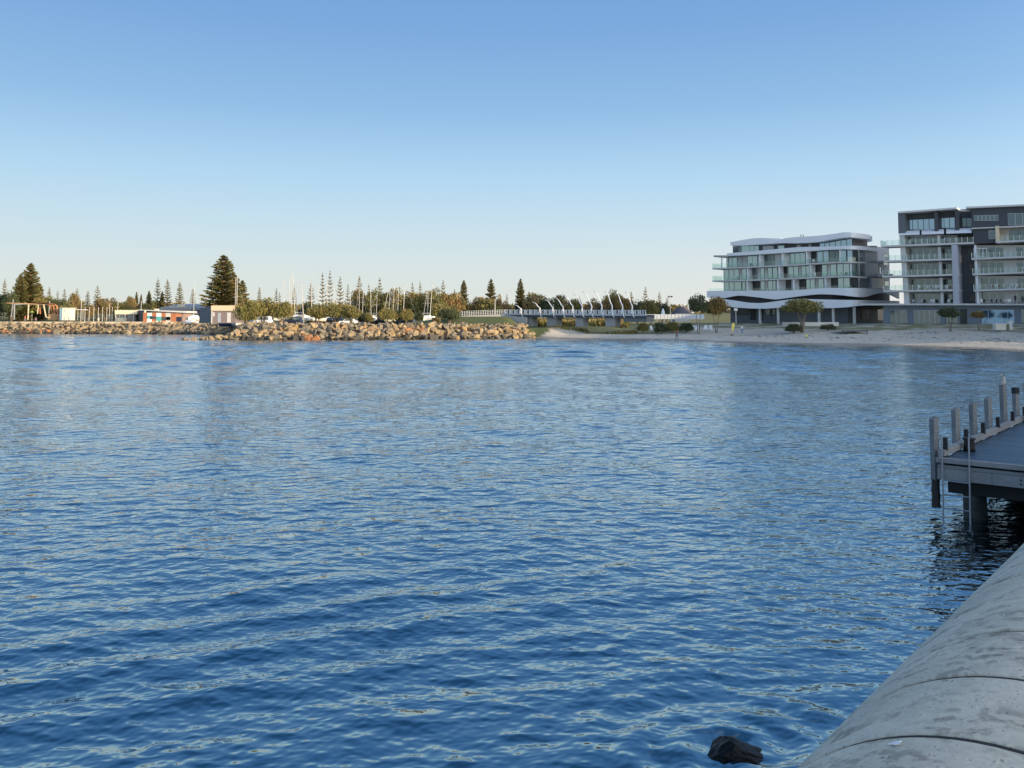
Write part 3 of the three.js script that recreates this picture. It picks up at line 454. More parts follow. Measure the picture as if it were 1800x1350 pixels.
{
  reseed(3377);
  const crowns = {
    olive: [0, 1, 2].map(() => crownGeo(1, 0.5, 1, 5200, 0.034, olive, 34)), brown: [0, 1].map(() => crownGeo(1, 0.5, 1, 3800, 0.036, brownish, 28)), dark: [0, 1].map(() => crownGeo(1, 0.5, 1, 3800, 0.038, darkGreen, 28)), gold: [crownGeo(1, 0.5, 1, 3800, 0.036, sunlitLeaf, 30, 1)],
  };
  // px centre, row of top, row of crown base, width, depth, tint
  function tree(name, label, px, top, low, w, D, tint, group, stems = 3, cat = 'tree', flat = 1) {
    const shrub = cat === 'shrub';
    const x = X(px, D), gy = groundHeight(x, D), rx = w * D / F / 2, y0 = shrub ? gy - 0.05 : name === 'beach_tree' ? H(low, D) : Math.max(gy + 0.05, Math.min(H(low, D), gy + 0.12 * (H(top, D) - gy))), hh = H(top, D) - y0, o = thing(name, label, cat, [x, gy, -D], 0, group);
    const c = part(o, 'crown', pick(crowns[tint]), leafMat); c.position.y = y0 - gy; c.scale.set(rx, hh, rx * flat); c.rotation.y = R(0, 6.28);
    const th = y0 - gy + hh * 0.55; part(o, 'trunk', limbs(th, stems, rx * 0.55, Math.max(0.08, rx * 0.06)), mat.barkGrey); return o;
  }
  const bushes = [[434, 527, 560, 44, 186, 'olive'], [462, 522, 558, 62, 188, 'olive'], [495, 530, 560, 46, 187, 'olive'], [558, 534, 566, 50, 190, 'olive'], [590, 532, 565, 62, 191, 'olive'], [617, 537, 566, 44, 190, 'olive'], [637, 547, 567, 22, 192, 'dark'], [649, 549, 568, 20, 189, 'olive'], [679, 541, 566, 38, 190, 'olive'], [702, 543, 567, 26, 194, 'dark'], [714, 542, 567, 26, 191, 'olive'], [735, 546, 567, 24, 192, 'dark'], [768, 557, 569, 20, 191, 'brown'], [790, 541, 569, 46, 197, 'dark']];
  bushes.forEach(([px, t, l, w, D, c], n) => tree('coastal_bush', `${{ olive: 'olive green', dark: 'dark green', brown: 'brownish low' }[c]} multi-stemmed bush above the breakwater boulders, ${ordinal(n)} from the left`, px, t, l, w, D, c, 'bushes on the breakwater', 5, 'bush', 0.8));
  const back = [[-4, 515, 550, 30, 300, 'dark'], [20, 512, 552, 26, 290, 'dark'], [80, 519, 556, 34, 300, 'olive'], [100, 524, 556, 34, 298, 'dark'], [133, 515, 555, 26, 305, 'brown'], [118, 532, 558, 30, 292, 'olive'], [155, 535, 558, 20, 285, 'brown'], [185, 524, 556, 36, 300, 'brown'], [200, 521.5, 556, 26, 305, 'brown'], [215, 530, 556, 30, 300, 'olive'], [231, 520.5, 554, 22, 310, 'brown'], [252, 532, 556, 26, 300, 'olive'], [345, 535, 556, 40, 310, 'dark'], [440, 530, 552, 40, 290, 'dark'], [505, 528, 556, 34, 300, 'olive'], [540, 531, 560, 30, 290, 'dark'],
    [636, 509, 562, 44, 262, 'brown'], [663, 506, 562, 50, 258, 'olive'], [694, 504, 562, 48, 255, 'olive'], [722, 512, 560, 36, 258, 'brown'], [745, 510, 560, 36, 252, 'olive'], [768, 505, 558, 44, 248, 'olive'], [796, 514, 556, 42, 248, 'brown'], [776, 530, 558, 40, 236, 'olive'], [838, 521, 550, 34, 252, 'brown'], [860, 524, 550, 36, 250, 'olive'], [874, 515, 548, 18, 252, 'brown'], [893, 527, 552, 26, 255, 'brown'], [941, 514, 550, 40, 250, 'brown'], [966, 522, 550, 34, 248, 'dark'], [990, 518, 550, 34, 252, 'brown'], [1010, 524, 552, 26, 250, 'olive'], [1044, 522, 552, 36, 246, 'brown'], [1063, 517, 550, 30, 244, 'brown'], [1079, 507, 552, 30, 246, 'olive'], [1094, 520, 552, 32, 242, 'gold'], [1120, 528, 556, 30, 246, 'dark'], [1143, 526, 557, 26, 236, 'olive'], [1163, 531, 556, 26, 240, 'dark'], [1184, 540, 558, 22, 250, 'olive']];
  back.forEach(([px, t, l, w, D, c], n) => { const where = px < 240 ? 'behind the pergola and the low cream building' : px < 560 ? 'behind the boatyard sheds' : px < 800 ? 'behind the leaning masts' : px < 900 ? 'behind the bridge ramp' : 'behind the footbridge'; const i = back.filter(q => (q[0] < 240 ? 0 : q[0] < 560 ? 1 : q[0] < 800 ? 2 : q[0] < 900 ? 3 : 4) === (px < 240 ? 0 : px < 560 ? 1 : px < 800 ? 2 : px < 900 ? 3 : 4)).sort((a, b) => a[0] - b[0]).findIndex(q => q[0] === px); tree('broadleaf_tree', `${{ olive: 'olive green', dark: 'dark green', brown: 'reddish brown', gold: 'golden' }[c]} rounded tree ${where}, ${ordinal(i)} from the left`, px, t, l, w * 1.3, D, c, 'rounded trees along the far shore', 3, 'tree', 0.9); });
  tree('beach_tree', 'dark leaning tree with thin top beside the golden tree on the beach', 1228, 517, 556, 40, 186, 'dark', null, 2);  // shaded half of the pair, its shade put into the leaf tint
  tree('beach_tree', 'drooping tree with sunlight painted gold into its leaves at the corner of the white building', 1259, 521, 560, 46, 187, 'gold', null, 2);  // lit half of the pair, sunlight put into the leaf tint
  tree('beach_tree', 'broad olive tree with sunlit top before the white building entrance', 1410, 523, 557, 78, 172, 'olive', null, 4);
  tree('beach_tree', 'dark round tree on the lawn before the grey building', 1670, 539, 562, 42, 158, 'dark', null, 2);
  tree('beach_tree', 'small brownish tree on the lawn before the blue windows', 1720, 546, 563, 28, 157, 'brown', null, 2);
  // far wood beyond the marina: one mass
  const mass = []; for (let k = 0; k < 120; k++) { const D = R(380, 470), px = -160 + k * 14 + R(-6, 6), x = X(px, D), g = crownGeo(1, 0.5, 1, 260, 0.10, rnd() < 0.5 ? olive : brownish, 14), top = px < 1195 ? R(528, 541) : R(544, 552); g.scale(R(5, 8), H(top, D) - 5, 5).translate(x, 5, -D); mass.push(g); }
  const forest = new THREE.Mesh(merge(mass), leafMat); forest.name = 'treeline'; forest.userData = { kind: 'stuff', label: 'hazy far-off wood that closes the view behind the marina', category: 'wood' }; scene.add(forest);
  // shrubs and tufts along the top of the beach
  const low = [[1163, 566, 569, 30, 189, 'dark'], [1182, 565, 569, 26, 190, 'olive'], [1206, 567, 569, 30, 190, 'dark'], [1130, 566, 569, 24, 191, 'olive'], [1395, 568.5, 573, 34, 172, 'dark'], [1455, 569, 573, 30, 172, 'dark']];
  low.forEach(([px, t, l, w, D, c], n) => tree('dune_shrub', `${c === 'gold' ? 'dry golden' : 'low blue-green'} dune shrub at the top of the beach, ${ordinal([...low].sort((a, b) => a[0] - b[0]).findIndex(q => q[0] === px))} from the left`, px, t, l, w, D, c, 'dune shrubs at the top of the beach', 3, 'shrub'));
  { // tall dune grass behind the footbridge and along the foot of its piers
    const blade = cardCloud(Array.from({ length: 22 }, () => { const a = R(0, 6.28), h = R(0.25, 0.5); return { c: new THREE.Vector3(Math.cos(a) * 0.3 * rnd(), h, Math.sin(a) * 0.3 * rnd()), u: new THREE.Vector3(Math.cos(a) * 0.07, 0, Math.sin(a) * 0.07), v: new THREE.Vector3(R(-0.12, 0.12), h, R(-0.12, 0.12)), col: pick([[0.30, 0.27, 0.07], [0.22, 0.23, 0.06], [0.36, 0.28, 0.10]]).map(q => q * R(0.8, 1.2)) }; }));
    const im = new THREE.InstancedMesh(blade, leafMat, 2600), q4 = new THREE.Matrix4(); let c = 0;
    while (c < 2600) { const far = rnd() < 0.9, D = far ? R(207, 245) : R(188, 197), px = far ? R(925, 1100) : R(960, 1120), x = X(px, D); if (!far && vnoise(x * 0.3, D * 0.3, 4096, 7) < 0.5) continue; const s = R(0.7, 1.5) * (far ? 1.2 : 0.45); q4.compose(new THREE.Vector3(x, groundHeight(x, D) - 0.03, -D), new THREE.Quaternion().setFromAxisAngle(new THREE.Vector3(0, 1, 0), R(0, 6.28)), new THREE.Vector3(s * 1.5, s, s * 1.5)); im.setMatrixAt(c++, q4); }
    im.name = 'dune_grass'; im.userData = { kind: 'stuff', label: 'yellow green dune grass below and behind the footbridge', category: 'grass' }; scene.add(im);
  }
  // seaweed and dry grass strewn on the sand
  const tuft = cardCloud(Array.from({ length: 16 }, () => ({ c: new THREE.Vector3(R(-0.25, 0.25), R(0.02, 0.1), R(-0.2, 0.2)), u: new THREE.Vector3(R(-0.1, 0.1), R(0.01, 0.06), R(-0.1, 0.1)), v: new THREE.Vector3(R(-0.06, 0.06), R(0, 0.05), R(-0.06, 0.06)), col: [0.07, 0.06, 0.045] })));
  const wrack = new THREE.InstancedMesh(tuft, needleMat, 300), m4 = new THREE.Matrix4(); let n = 0;
  while (n < 300) { const px = R(960, 1800), row = rnd(), D0 = 150 - 0.05 * (px - 1250) + R(-2, 30), x = X(px, D0), d = shoreDist(x, D0)[0]; if (d < 5 || d > 48 || (d > 16 && d < 21 ? false : rnd() < 0.75)) continue; const s = R(0.2, 0.75); m4.compose(new THREE.Vector3(x, groundHeight(x, D0) - 0.01, -D0), new THREE.Quaternion().setFromAxisAngle(new THREE.Vector3(0, 1, 0), R(0, 6.28)), new THREE.Vector3(s * 1.6, s * 0.8, s)); wrack.setMatrixAt(n++, m4); }
  wrack.name = 'seaweed_litter'; wrack.userData = { kind: 'stuff', label: 'dark dried seaweed scattered over the sand', category: 'seaweed' }; scene.add(wrack);
}
// ------------------------------------------------------------------ building kit: plans traced as [px, depth], heights from rows
class Plan { // a line on the ground, straight between control points
  constructor(ctrl) { this.c = ctrl; }
  pt(px) {
    const c = this.c; let k = 0; while (k < c.length - 2 && px > c[k + 1][0]) k++;
    const t = (K(px) - K(c[k][0])) / (K(c[k + 1][0]) - K(c[k][0])), D = 1 / lerp(1 / c[k][1], 1 / c[k + 1][1], t); return [K(px) * D, D];
  }
  inward(px) { const a = this.pt(px - 0.4), b = this.pt(px + 0.4), l = Math.hypot(b[0] - a[0], b[1] - a[1]); return [-(b[1] - a[1]) / l, (b[0] - a[0]) / l]; }
  offset(w) { return new Plan(this.c.map(([px]) => { const p = this.pt(px), n = this.inward(px), x = p[0] + n[0] * w, D = p[1] + n[1] * w; return [900 + x / D * F * CP * (CP + (HORIZON - CY) / F * SP) / CP, D]; })); }
}
const rowAt = (row, px) => Array.isArray(row) ? along(row, px) : row;
function ribbon(plan, px0, px1, top, bot, thick, n = 1, shiftBack = 0) { // a wall or band along the plan, thick metres deep
  const P = [], quad = (a, b, c, d) => P.push(...a, ...b, ...c, ...a, ...c, ...d), ring = [];
  for (let k = 0; k <= n; k++) {
    const px = lerp(px0, px1, k / n), [x, D] = plan.pt(px), [nx, nd] = plan.inward(px), yt = H(rowAt(top, px), D), yb = H(rowAt(bot, px), D);
    ring.push([[x, yb, -D], [x, yt, -D], [x + nx * thick, yt + shiftBack, -D - nd * thick], [x + nx * thick, yb, -D - nd * thick]]);
  }
  for (let k = 0; k < n; k++) { const a = ring[k], b = ring[k + 1]; for (let m = 0; m < 4; m++) quad(a[m], b[m], b[(m + 1) % 4], a[(m + 1) % 4]); }
  quad(...ring[0]); quad(ring[n][0], ring[n][3], ring[n][2], ring[n][1]);
  const g = new THREE.BufferGeometry(); g.setAttribute('position', new THREE.Float32BufferAttribute(P, 3)); g.computeVertexNormals();
  const uv = []; for (let k = 0; k < P.length / 3; k++) uv.push((P[k * 3] - P[k * 3 + 2]) * 0.5, P[k * 3 + 1] * 0.5); g.setAttribute('uv', new THREE.Float32BufferAttribute(uv, 2)); return g;
}
function fin(plan, px, from, to, wide, top, bot) { // a cross wall standing at right angles to the plan
  const [x, D] = plan.pt(px), [nx, nd] = plan.inward(px), cx = x + nx * (from + to) / 2, cd = D + nd * (from + to) / 2, yt = H(top, D), yb = H(bot, D);
  return new THREE.BoxGeometry(wide, yt - yb, to - from).rotateY(Math.atan2(nx, -nd) + Math.PI).translate(cx, (yt + yb) / 2, -cd);
}
function furniture(parent, plan, px, row, off, m) { // balcony chair: seat, back and four legs in one piece
  const q = plan.offset(off), [x, D] = q.pt(px), y = H(row, plan.pt(px)[1]);
  const g = merge([box(0.5, 0.06, 0.5, 0, 0.42, 0), box(0.5, 0.5, 0.06, 0, 0.7, 0.24), ...[[-1, -1], [1, -1], [-1, 1], [1, 1]].map(([a, b]) => box(0.05, 0.42, 0.05, a * 0.21, 0.21, b * 0.21))]); g.rotateY(R(0, 6.28)).translate(x, y, -D); return g;
}

// ------------------------------------------------------------------ white wave-fronted apartments
{
  reseed(88);
  const front = new Plan([[1243, 217.5], [1488, 189.6], [1500, 188.7], [1510, 189.3], [1518, 190.8], [1560, 200], [1600, 209]]), straight = new Plan([[1243, 217.5], [1488, 189.6]]);
  const glassLine = straight.offset(2.0), [bx0, bd0] = front.pt(1380), b = thing('apartment_building', 'white apartment building with wavy fascia bands and a wave-shaped dark slot', 'building', [bx0, 3, -bd0 - 8]);
  const wallRough = mat.white;
  // solid core and side block
  wpart(b, 'core_wall', ribbon(front.offset(6.5), 1290, 1545, 432, 568, 10), mat.slate);
  // roof: two overlapping waves
  const roofTop = [[1352, 426], [1370, 421.5], [1385, 418.5], [1400, 416.8], [1440, 414.5], [1470, 410.8], [1490, 408.2], [1510, 409.5], [1534, 413]], roofBot = [[1352, 429], [1380, 427], [1400, 427.6], [1440, 425.4], [1460, 421.8], [1485, 417.8], [1500, 417.2], [1534, 420.6]];
  const roof = wpart(b, 'roof', ribbon(front, 1352, 1534, roofTop, roofBot, 14, 48), mat.white);
  wpart(b, 'roof_wave', ribbon(front.offset(0.6), 1286, 1376, [[1286, 425.8], [1300, 423.3], [1320, 419.7], [1336, 418.3], [1352, 418.6], [1376, 419.5]], [[1286, 431.4], [1310, 431.3], [1340, 429.6], [1376, 427.6]], 12, 30), mat.white);
  for (const px of [1411, 1415]) { const [x, D] = front.offset(5).pt(px); wpart(roof, 'vent_pipe', new THREE.CylinderGeometry(0.1, 0.1, 0.8, 8).translate(x, H(415.5, D) + 0.05, -D), mat.charcoal); }
  // parapet under the top storey
  const parTop = [[1262, 449.2], [1279, 445.6], [1336, 440.6], [1380, 436.6], [1410, 434.2], [1450, 433.6], [1500, 432], [1520, 432.6], [1546, 436]], parBot = [[1256, 451.6], [1280, 450], [1335, 447.2], [1400, 443], [1470, 438.6], [1500, 438.4], [1525, 440], [1546, 442.5]];
  wpart(b, 'parapet_band', ribbon(front, 1279, 1546, parTop, parBot, 7, 44), mat.white);
  wpart(b, 'canopy_slab', ribbon(front, 1256, 1280, 448.8, 451.8, 4.5), mat.concrete);
  // floor slabs
  const slab3 = [[1253, 471.2], [1335, 467.6], [1395, 464.6], [1470, 460.2], [1500, 459.8], [1525, 460.6]], slab2 = [[1253, 493], [1313, 491.6], [1400, 488.2], [1480, 485], [1500, 485], [1526, 486.8]];
  const down = (l, d) => l.map(([x, y]) => [x, y + d]);
  wpart(b, 'floor_slab', ribbon(front, 1253, 1526, slab3, down(slab3, 2.4), 7, 30), mat.offwhite);
  wpart(b, 'floor_slab', ribbon(front, 1253, 1526, slab2, down(slab2, 2.4), 7, 30), mat.offwhite);
  // podium waves with the dark slot between them
  const bandTop = [[1243, 511.6], [1300, 510.8], [1390, 510.4], [1420, 508.4], [1450, 506.4], [1496, 506], [1520, 506.8], [1560, 509], [1582, 511]], slotTop = [[1243, 523], [1272, 524], [1288, 521], [1300, 519.6], [1330, 522.4], [1358, 526], [1366, 526.2], [1400, 521.6], [1430, 518], [1445, 517.3], [1475, 518.6], [1505, 521.6], [1522, 522], [1540, 517], [1556, 515.4], [1570, 519], [1582, 525]];
  const slotBot = [[1262, 524.6], [1290, 528], [1315, 531.8], [1340, 532.6], [1365, 529.4], [1400, 525.4], [1430, 526], [1480, 527], [1545, 528], [1582, 529]], bandBot = [[1262, 531], [1280, 538.5], [1300, 541], [1340, 542.6], [1372, 541], [1400, 541], [1460, 541.6], [1490, 540], [1512, 537.6], [1560, 535.5], [1582, 535.5]];
  wpart(b, 'upper_wave_band', ribbon(front, 1243, 1582, bandTop, slotTop, 0.5, 70), mat.white);
  wpart(b, 'lower_wave_band', ribbon(front, 1262, 1582, slotBot, bandBot, 0.5, 70), mat.white);
  wpart(b, 'terrace_floor', ribbon(front.offset(0.5), 1246, 1560, 512, 514.5, 7, 12), mat.concrete);
  wpart(b, 'slot_wall', ribbon(front.offset(2.2), 1262, 1565, 514.6, 542, 1.0, 6), mat.charcoal);
  wpart(b, 'podium_soffit', ribbon(front.offset(0.5), 1266, 1580, 534, 536, 6, 10), mat.soffit);
  // glazing: [level top rows, bottom rows, list of px boundaries, skipped px ranges]
  const levels = [
    { top: [[1298, 432], [1340, 432], [1400, 431], [1450, 427], [1500, 420]], bot: [[1298, 444], [1400, 438], [1500, 433.5]], p: [[1300, 1306, 'd'], [1306, 1311, 'g'], [1311, 1319.5, 'g'], [1320, 1327.5, 'g'], [1328, 1336, 'g'], [1343, 1362.5, 'c'], [1370, 1381, 'g'], [1403, 1410, 'c'], [1424, 1428, 'c'], [1444, 1452, 'b'], [1453, 1461, 'b'], [1462, 1471, 'b'], [1472, 1481, 'b'], [1482, 1491, 'b'], [1492, 1501, 'b']] },
    { top: [[1276, 452], [1340, 449.5], [1400, 445.5], [1470, 440], [1500, 440]], bot: slab3, p: [[1279.5, 1288, 'g'], [1289, 1297, 'g'], [1298, 1306, 'c'], [1307, 1315, 'c'], [1316, 1324.5, 'g'], [1325, 1333, 'g'], [1338, 1345.5, 'g'], [1346.5, 1355, 'd'], [1356, 1363, 'd'], [1391, 1399, 'g'], [1400, 1408.5, 'g'], [1409, 1417.5, 'g'], [1427, 1437, 'o'], [1439.5, 1448.5, 'b'], [1450, 1459, 'b'], [1461, 1470, 'd'], [1471, 1476, 'd'], [1481, 1491, 'b'], [1492, 1501, 'b'], [1503, 1511, 'o']] },
    { top: [[1270, 473.6], [1340, 470.5], [1400, 467], [1500, 462.4]], bot: slab2, p: [[1274, 1282, 'g'], [1283, 1291, 'g'], [1292, 1300, 'g'], [1306, 1313, 'g'], [1324.5, 1332, 'd'], [1338.5, 1345, 'g'], [1351.5, 1358.5, 'g'], [1360, 1368, 'g'], [1378, 1385, 'o'], [1388, 1396, 'g'], [1397, 1405, 'g'], [1411, 1418, 'g'], [1419, 1424.5, 'g'], [1436, 1446, 'o'], [1447, 1455.5, 'g'], [1462, 1472, 'g'], [1474, 1484, 'g'], [1485, 1495, 'g'], [1500, 1505, 'd'], [1506, 1511, 'd']] },
    { top: [[1270, 495], [1400, 490.8], [1500, 487.6]], bot: [[1270, 511], [1400, 509.5], [1500, 505.5]], p: [[1274, 1282, 'g'], [1283, 1291, 'g'], [1292, 1304, 'g'], [1306, 1311, 'g'], [1324.5, 1336, 'o'], [1339, 1345, 'g'], [1351.5, 1359, 'g'], [1360, 1364.5, 'g'], [1383, 1391, 'o'], [1407, 1417.5, 'o'], [1419, 1425, 'g'], [1426, 1433.5, 'g'], [1440, 1449, 'g'], [1463, 1474, 'o'], [1475, 1484, 'g'], [1485, 1495, 'g'], [1497, 1510, 'o']] },
  ];
  const kindMat = { g: mat.glass, d: mat.glassDark, b: mat.glassBlue, c: mat.curtain, o: mat.glassOpen };
  levels.forEach((l, n) => {
    const px0 = l.p[0][0] - 1, px1 = l.p[l.p.length - 1][1] + 1;
    wpart(b, n ? 'recess_wall' : 'penthouse_wall', ribbon(glassLine.offset(0.16), px0, Math.min(px1, 1512), l.top, l.bot, 0.3, 16), n === 0 ? mat.charcoal : mat.offwhite);
    for (const [a, c, k] of l.p) {
      const w = wpart(b, 'window', ribbon(glassLine.offset(0.10), a - 0.7, c + 0.7, l.top, l.bot, 0.05), mat.frame);
      wpart(w, 'pane', ribbon(glassLine.offset(0.04), a, c, l.top, down(Array.isArray(l.bot) ? l.bot : [[0, l.bot]], -0.6), 0.05), kindMat[k]);
    }
  });
  // cross walls between the apartments
  for (const [px, t, bo] of [[1336, 448, 468], [1376, 445.5, 466], [1419, 442, 464], [1314, 471, 492], [1370, 468, 490], [1425, 465.5, 488], [1313, 493.5, 512], [1367, 492, 512], [1395, 490.5, 512], [1451, 489, 508]]) wpart(b, 'party_wall', fin(front, px, 0.25, 2.2, 0.3, t, bo), mat.white);
  for (const [px, t, bo] of [[1268, 452, 471], [1477.5, 439, 461], [1497, 463, 485.5]]) wpart(b, 'column', fin(front, px, 0.4, 0.65, 0.25, t, bo), mat.white);
  // glass balustrades
  for (const [line, x0, x1, hgt] of [[slab3, 1253, 1520, 8], [slab2, 1253, 1522, 8.2], [bandTop, 1246, 1512, 4.5]]) { const n = Math.round((x1 - x0) / 13.4); for (let k = 0; k < n; k++) { const a = lerp(x0, x1, k / n) + 0.12, c = lerp(x0, x1, (k + 1) / n) - 0.12, m = (a + c) / 2, y = along(line, m); wpart(b, 'balustrade_pane', ribbon(front.offset(0.12), a, c, y - hgt, y, 0.02), mat.balustrade); } }
  { const p = front.pt(1253), q = front.inward(1253); for (const l of [472, 493.5]) { const g = fin(front, 1253.3, 0.15, 4.2, 0.02, l - 8, l); wpart(b, 'balustrade_pane', g, mat.balustrade); } }
  // batten screens at the rounded corner, dark cladding of the penthouse end
  for (const [y0, y1, x0, x1] of [[440.5, 460.5, 1524, 1545], [462.5, 486.5, 1524, 1545], [489, 507, 1534, 1555]]) for (let px = x0; px < x1; px += 1.9) wpart(b, 'screen_batten', ribbon(front.offset(0.4), px, px + 1.0, y0, y1, 0.12), mat.silver);
  for (let px = 1504; px < 1527; px += 1.8) wpart(b, 'cladding_batten', ribbon(front.offset(1.6), px, px + 1.1, 418.8, 432.4, 0.1), mat.mauve);
  wpart(b, 'cladding_wall', ribbon(front.offset(1.72), 1503, 1528, 418.5, 433, 0.3), mat.charcoal);
  wpart(b, 'screen_wall', ribbon(front.offset(0.56), 1523, 1546, 440, 488, 0.4), mat.roofgrey);
  wpart(b, 'screen_wall', ribbon(front.offset(0.56), 1533, 1556, 488, 508, 0.4), mat.roofgrey);
  wpart(b, 'end_wall', ribbon(front.offset(1.0), 1546, 1566, 434, 512, 6), mat.white);
  for (const [x0, x1, y0, y1] of [[1556, 1563, 447, 452], [1548.5, 1550.5, 470, 483.5], [1557, 1564, 494.5, 502], [1556, 1563, 461, 466]]) { const w = wpart(b, 'window', ribbon(front.offset(0.94), x0 - 0.3, x1 + 0.3, y0 - 0.3, y1 + 0.3, 0.1), mat.frame); wpart(w, 'pane', ribbon(front.offset(0.9), x0, x1, y0, y1, 0.06), mat.glassDark); }
  wpart(b, 'balcony_box', ribbon(front.offset(-0.8), 1554, 1572, 457.5, 461, 2), mat.offwhite);
  wpart(b, 'balcony_box', ribbon(front.offset(-0.8), 1554, 1572, 481.5, 487, 2), mat.offwhite);
  // ground floor: columns, dark shopfronts, doors
  const shop = front.offset(3.4);
  wpart(b, 'shop_wall', ribbon(shop.offset(0.3), 1284, 1560, 536, 569, 0.4, 8), mat.slate);
  for (const [x0, x1, y0, y1, k] of [[1291, 1316, 544, 553.5, 'glassOpen'], [1319, 1328.5, 544, 562, 'black'], [1335, 1341, 543, 562.5, 'black'], [1346, 1363, 544, 555, 'glassDark'], [1440, 1457, 545, 561, 'glass'], [1476, 1505, 544, 562, 'glassOpen'], [1515, 1527, 544, 560, 'black'], [1543, 1554, 544, 563, 'glassOpen']]) { const w = wpart(b, 'shop_window', ribbon(shop.offset(0.22), x0 - 0.5, x1 + 0.5, y0 - 0.5, y1 + 0.5, 0.1), mat.frame); wpart(w, 'pane', ribbon(shop.offset(0.17), x0, x1, y0, y1, 0.08), mat[k]); }
  for (const px of [1332, 1364, 1436, 1461, 1508]) wpart(b, 'column', fin(front, px, 0.8, 1.25, 0.45, 540, 569), mat.offwhite);
  const pt = merge(Array.from({ length: 14 }, () => { const l = pick([[slab3, 466], [slab2, 489]]), px = R(1285, 1490); return furniture(b, front, px, along(l[0], px), 1.1, 0); }));
  const f = wpart(b, 'balcony_chairs', pt, mat.silver); f.userData.kind = 'stuff';
  wpart(b, 'shop_sign', ribbon(shop.offset(-0.3), 1290, 1296.5, 542, 546, 0.15), mat.offwhite);
}

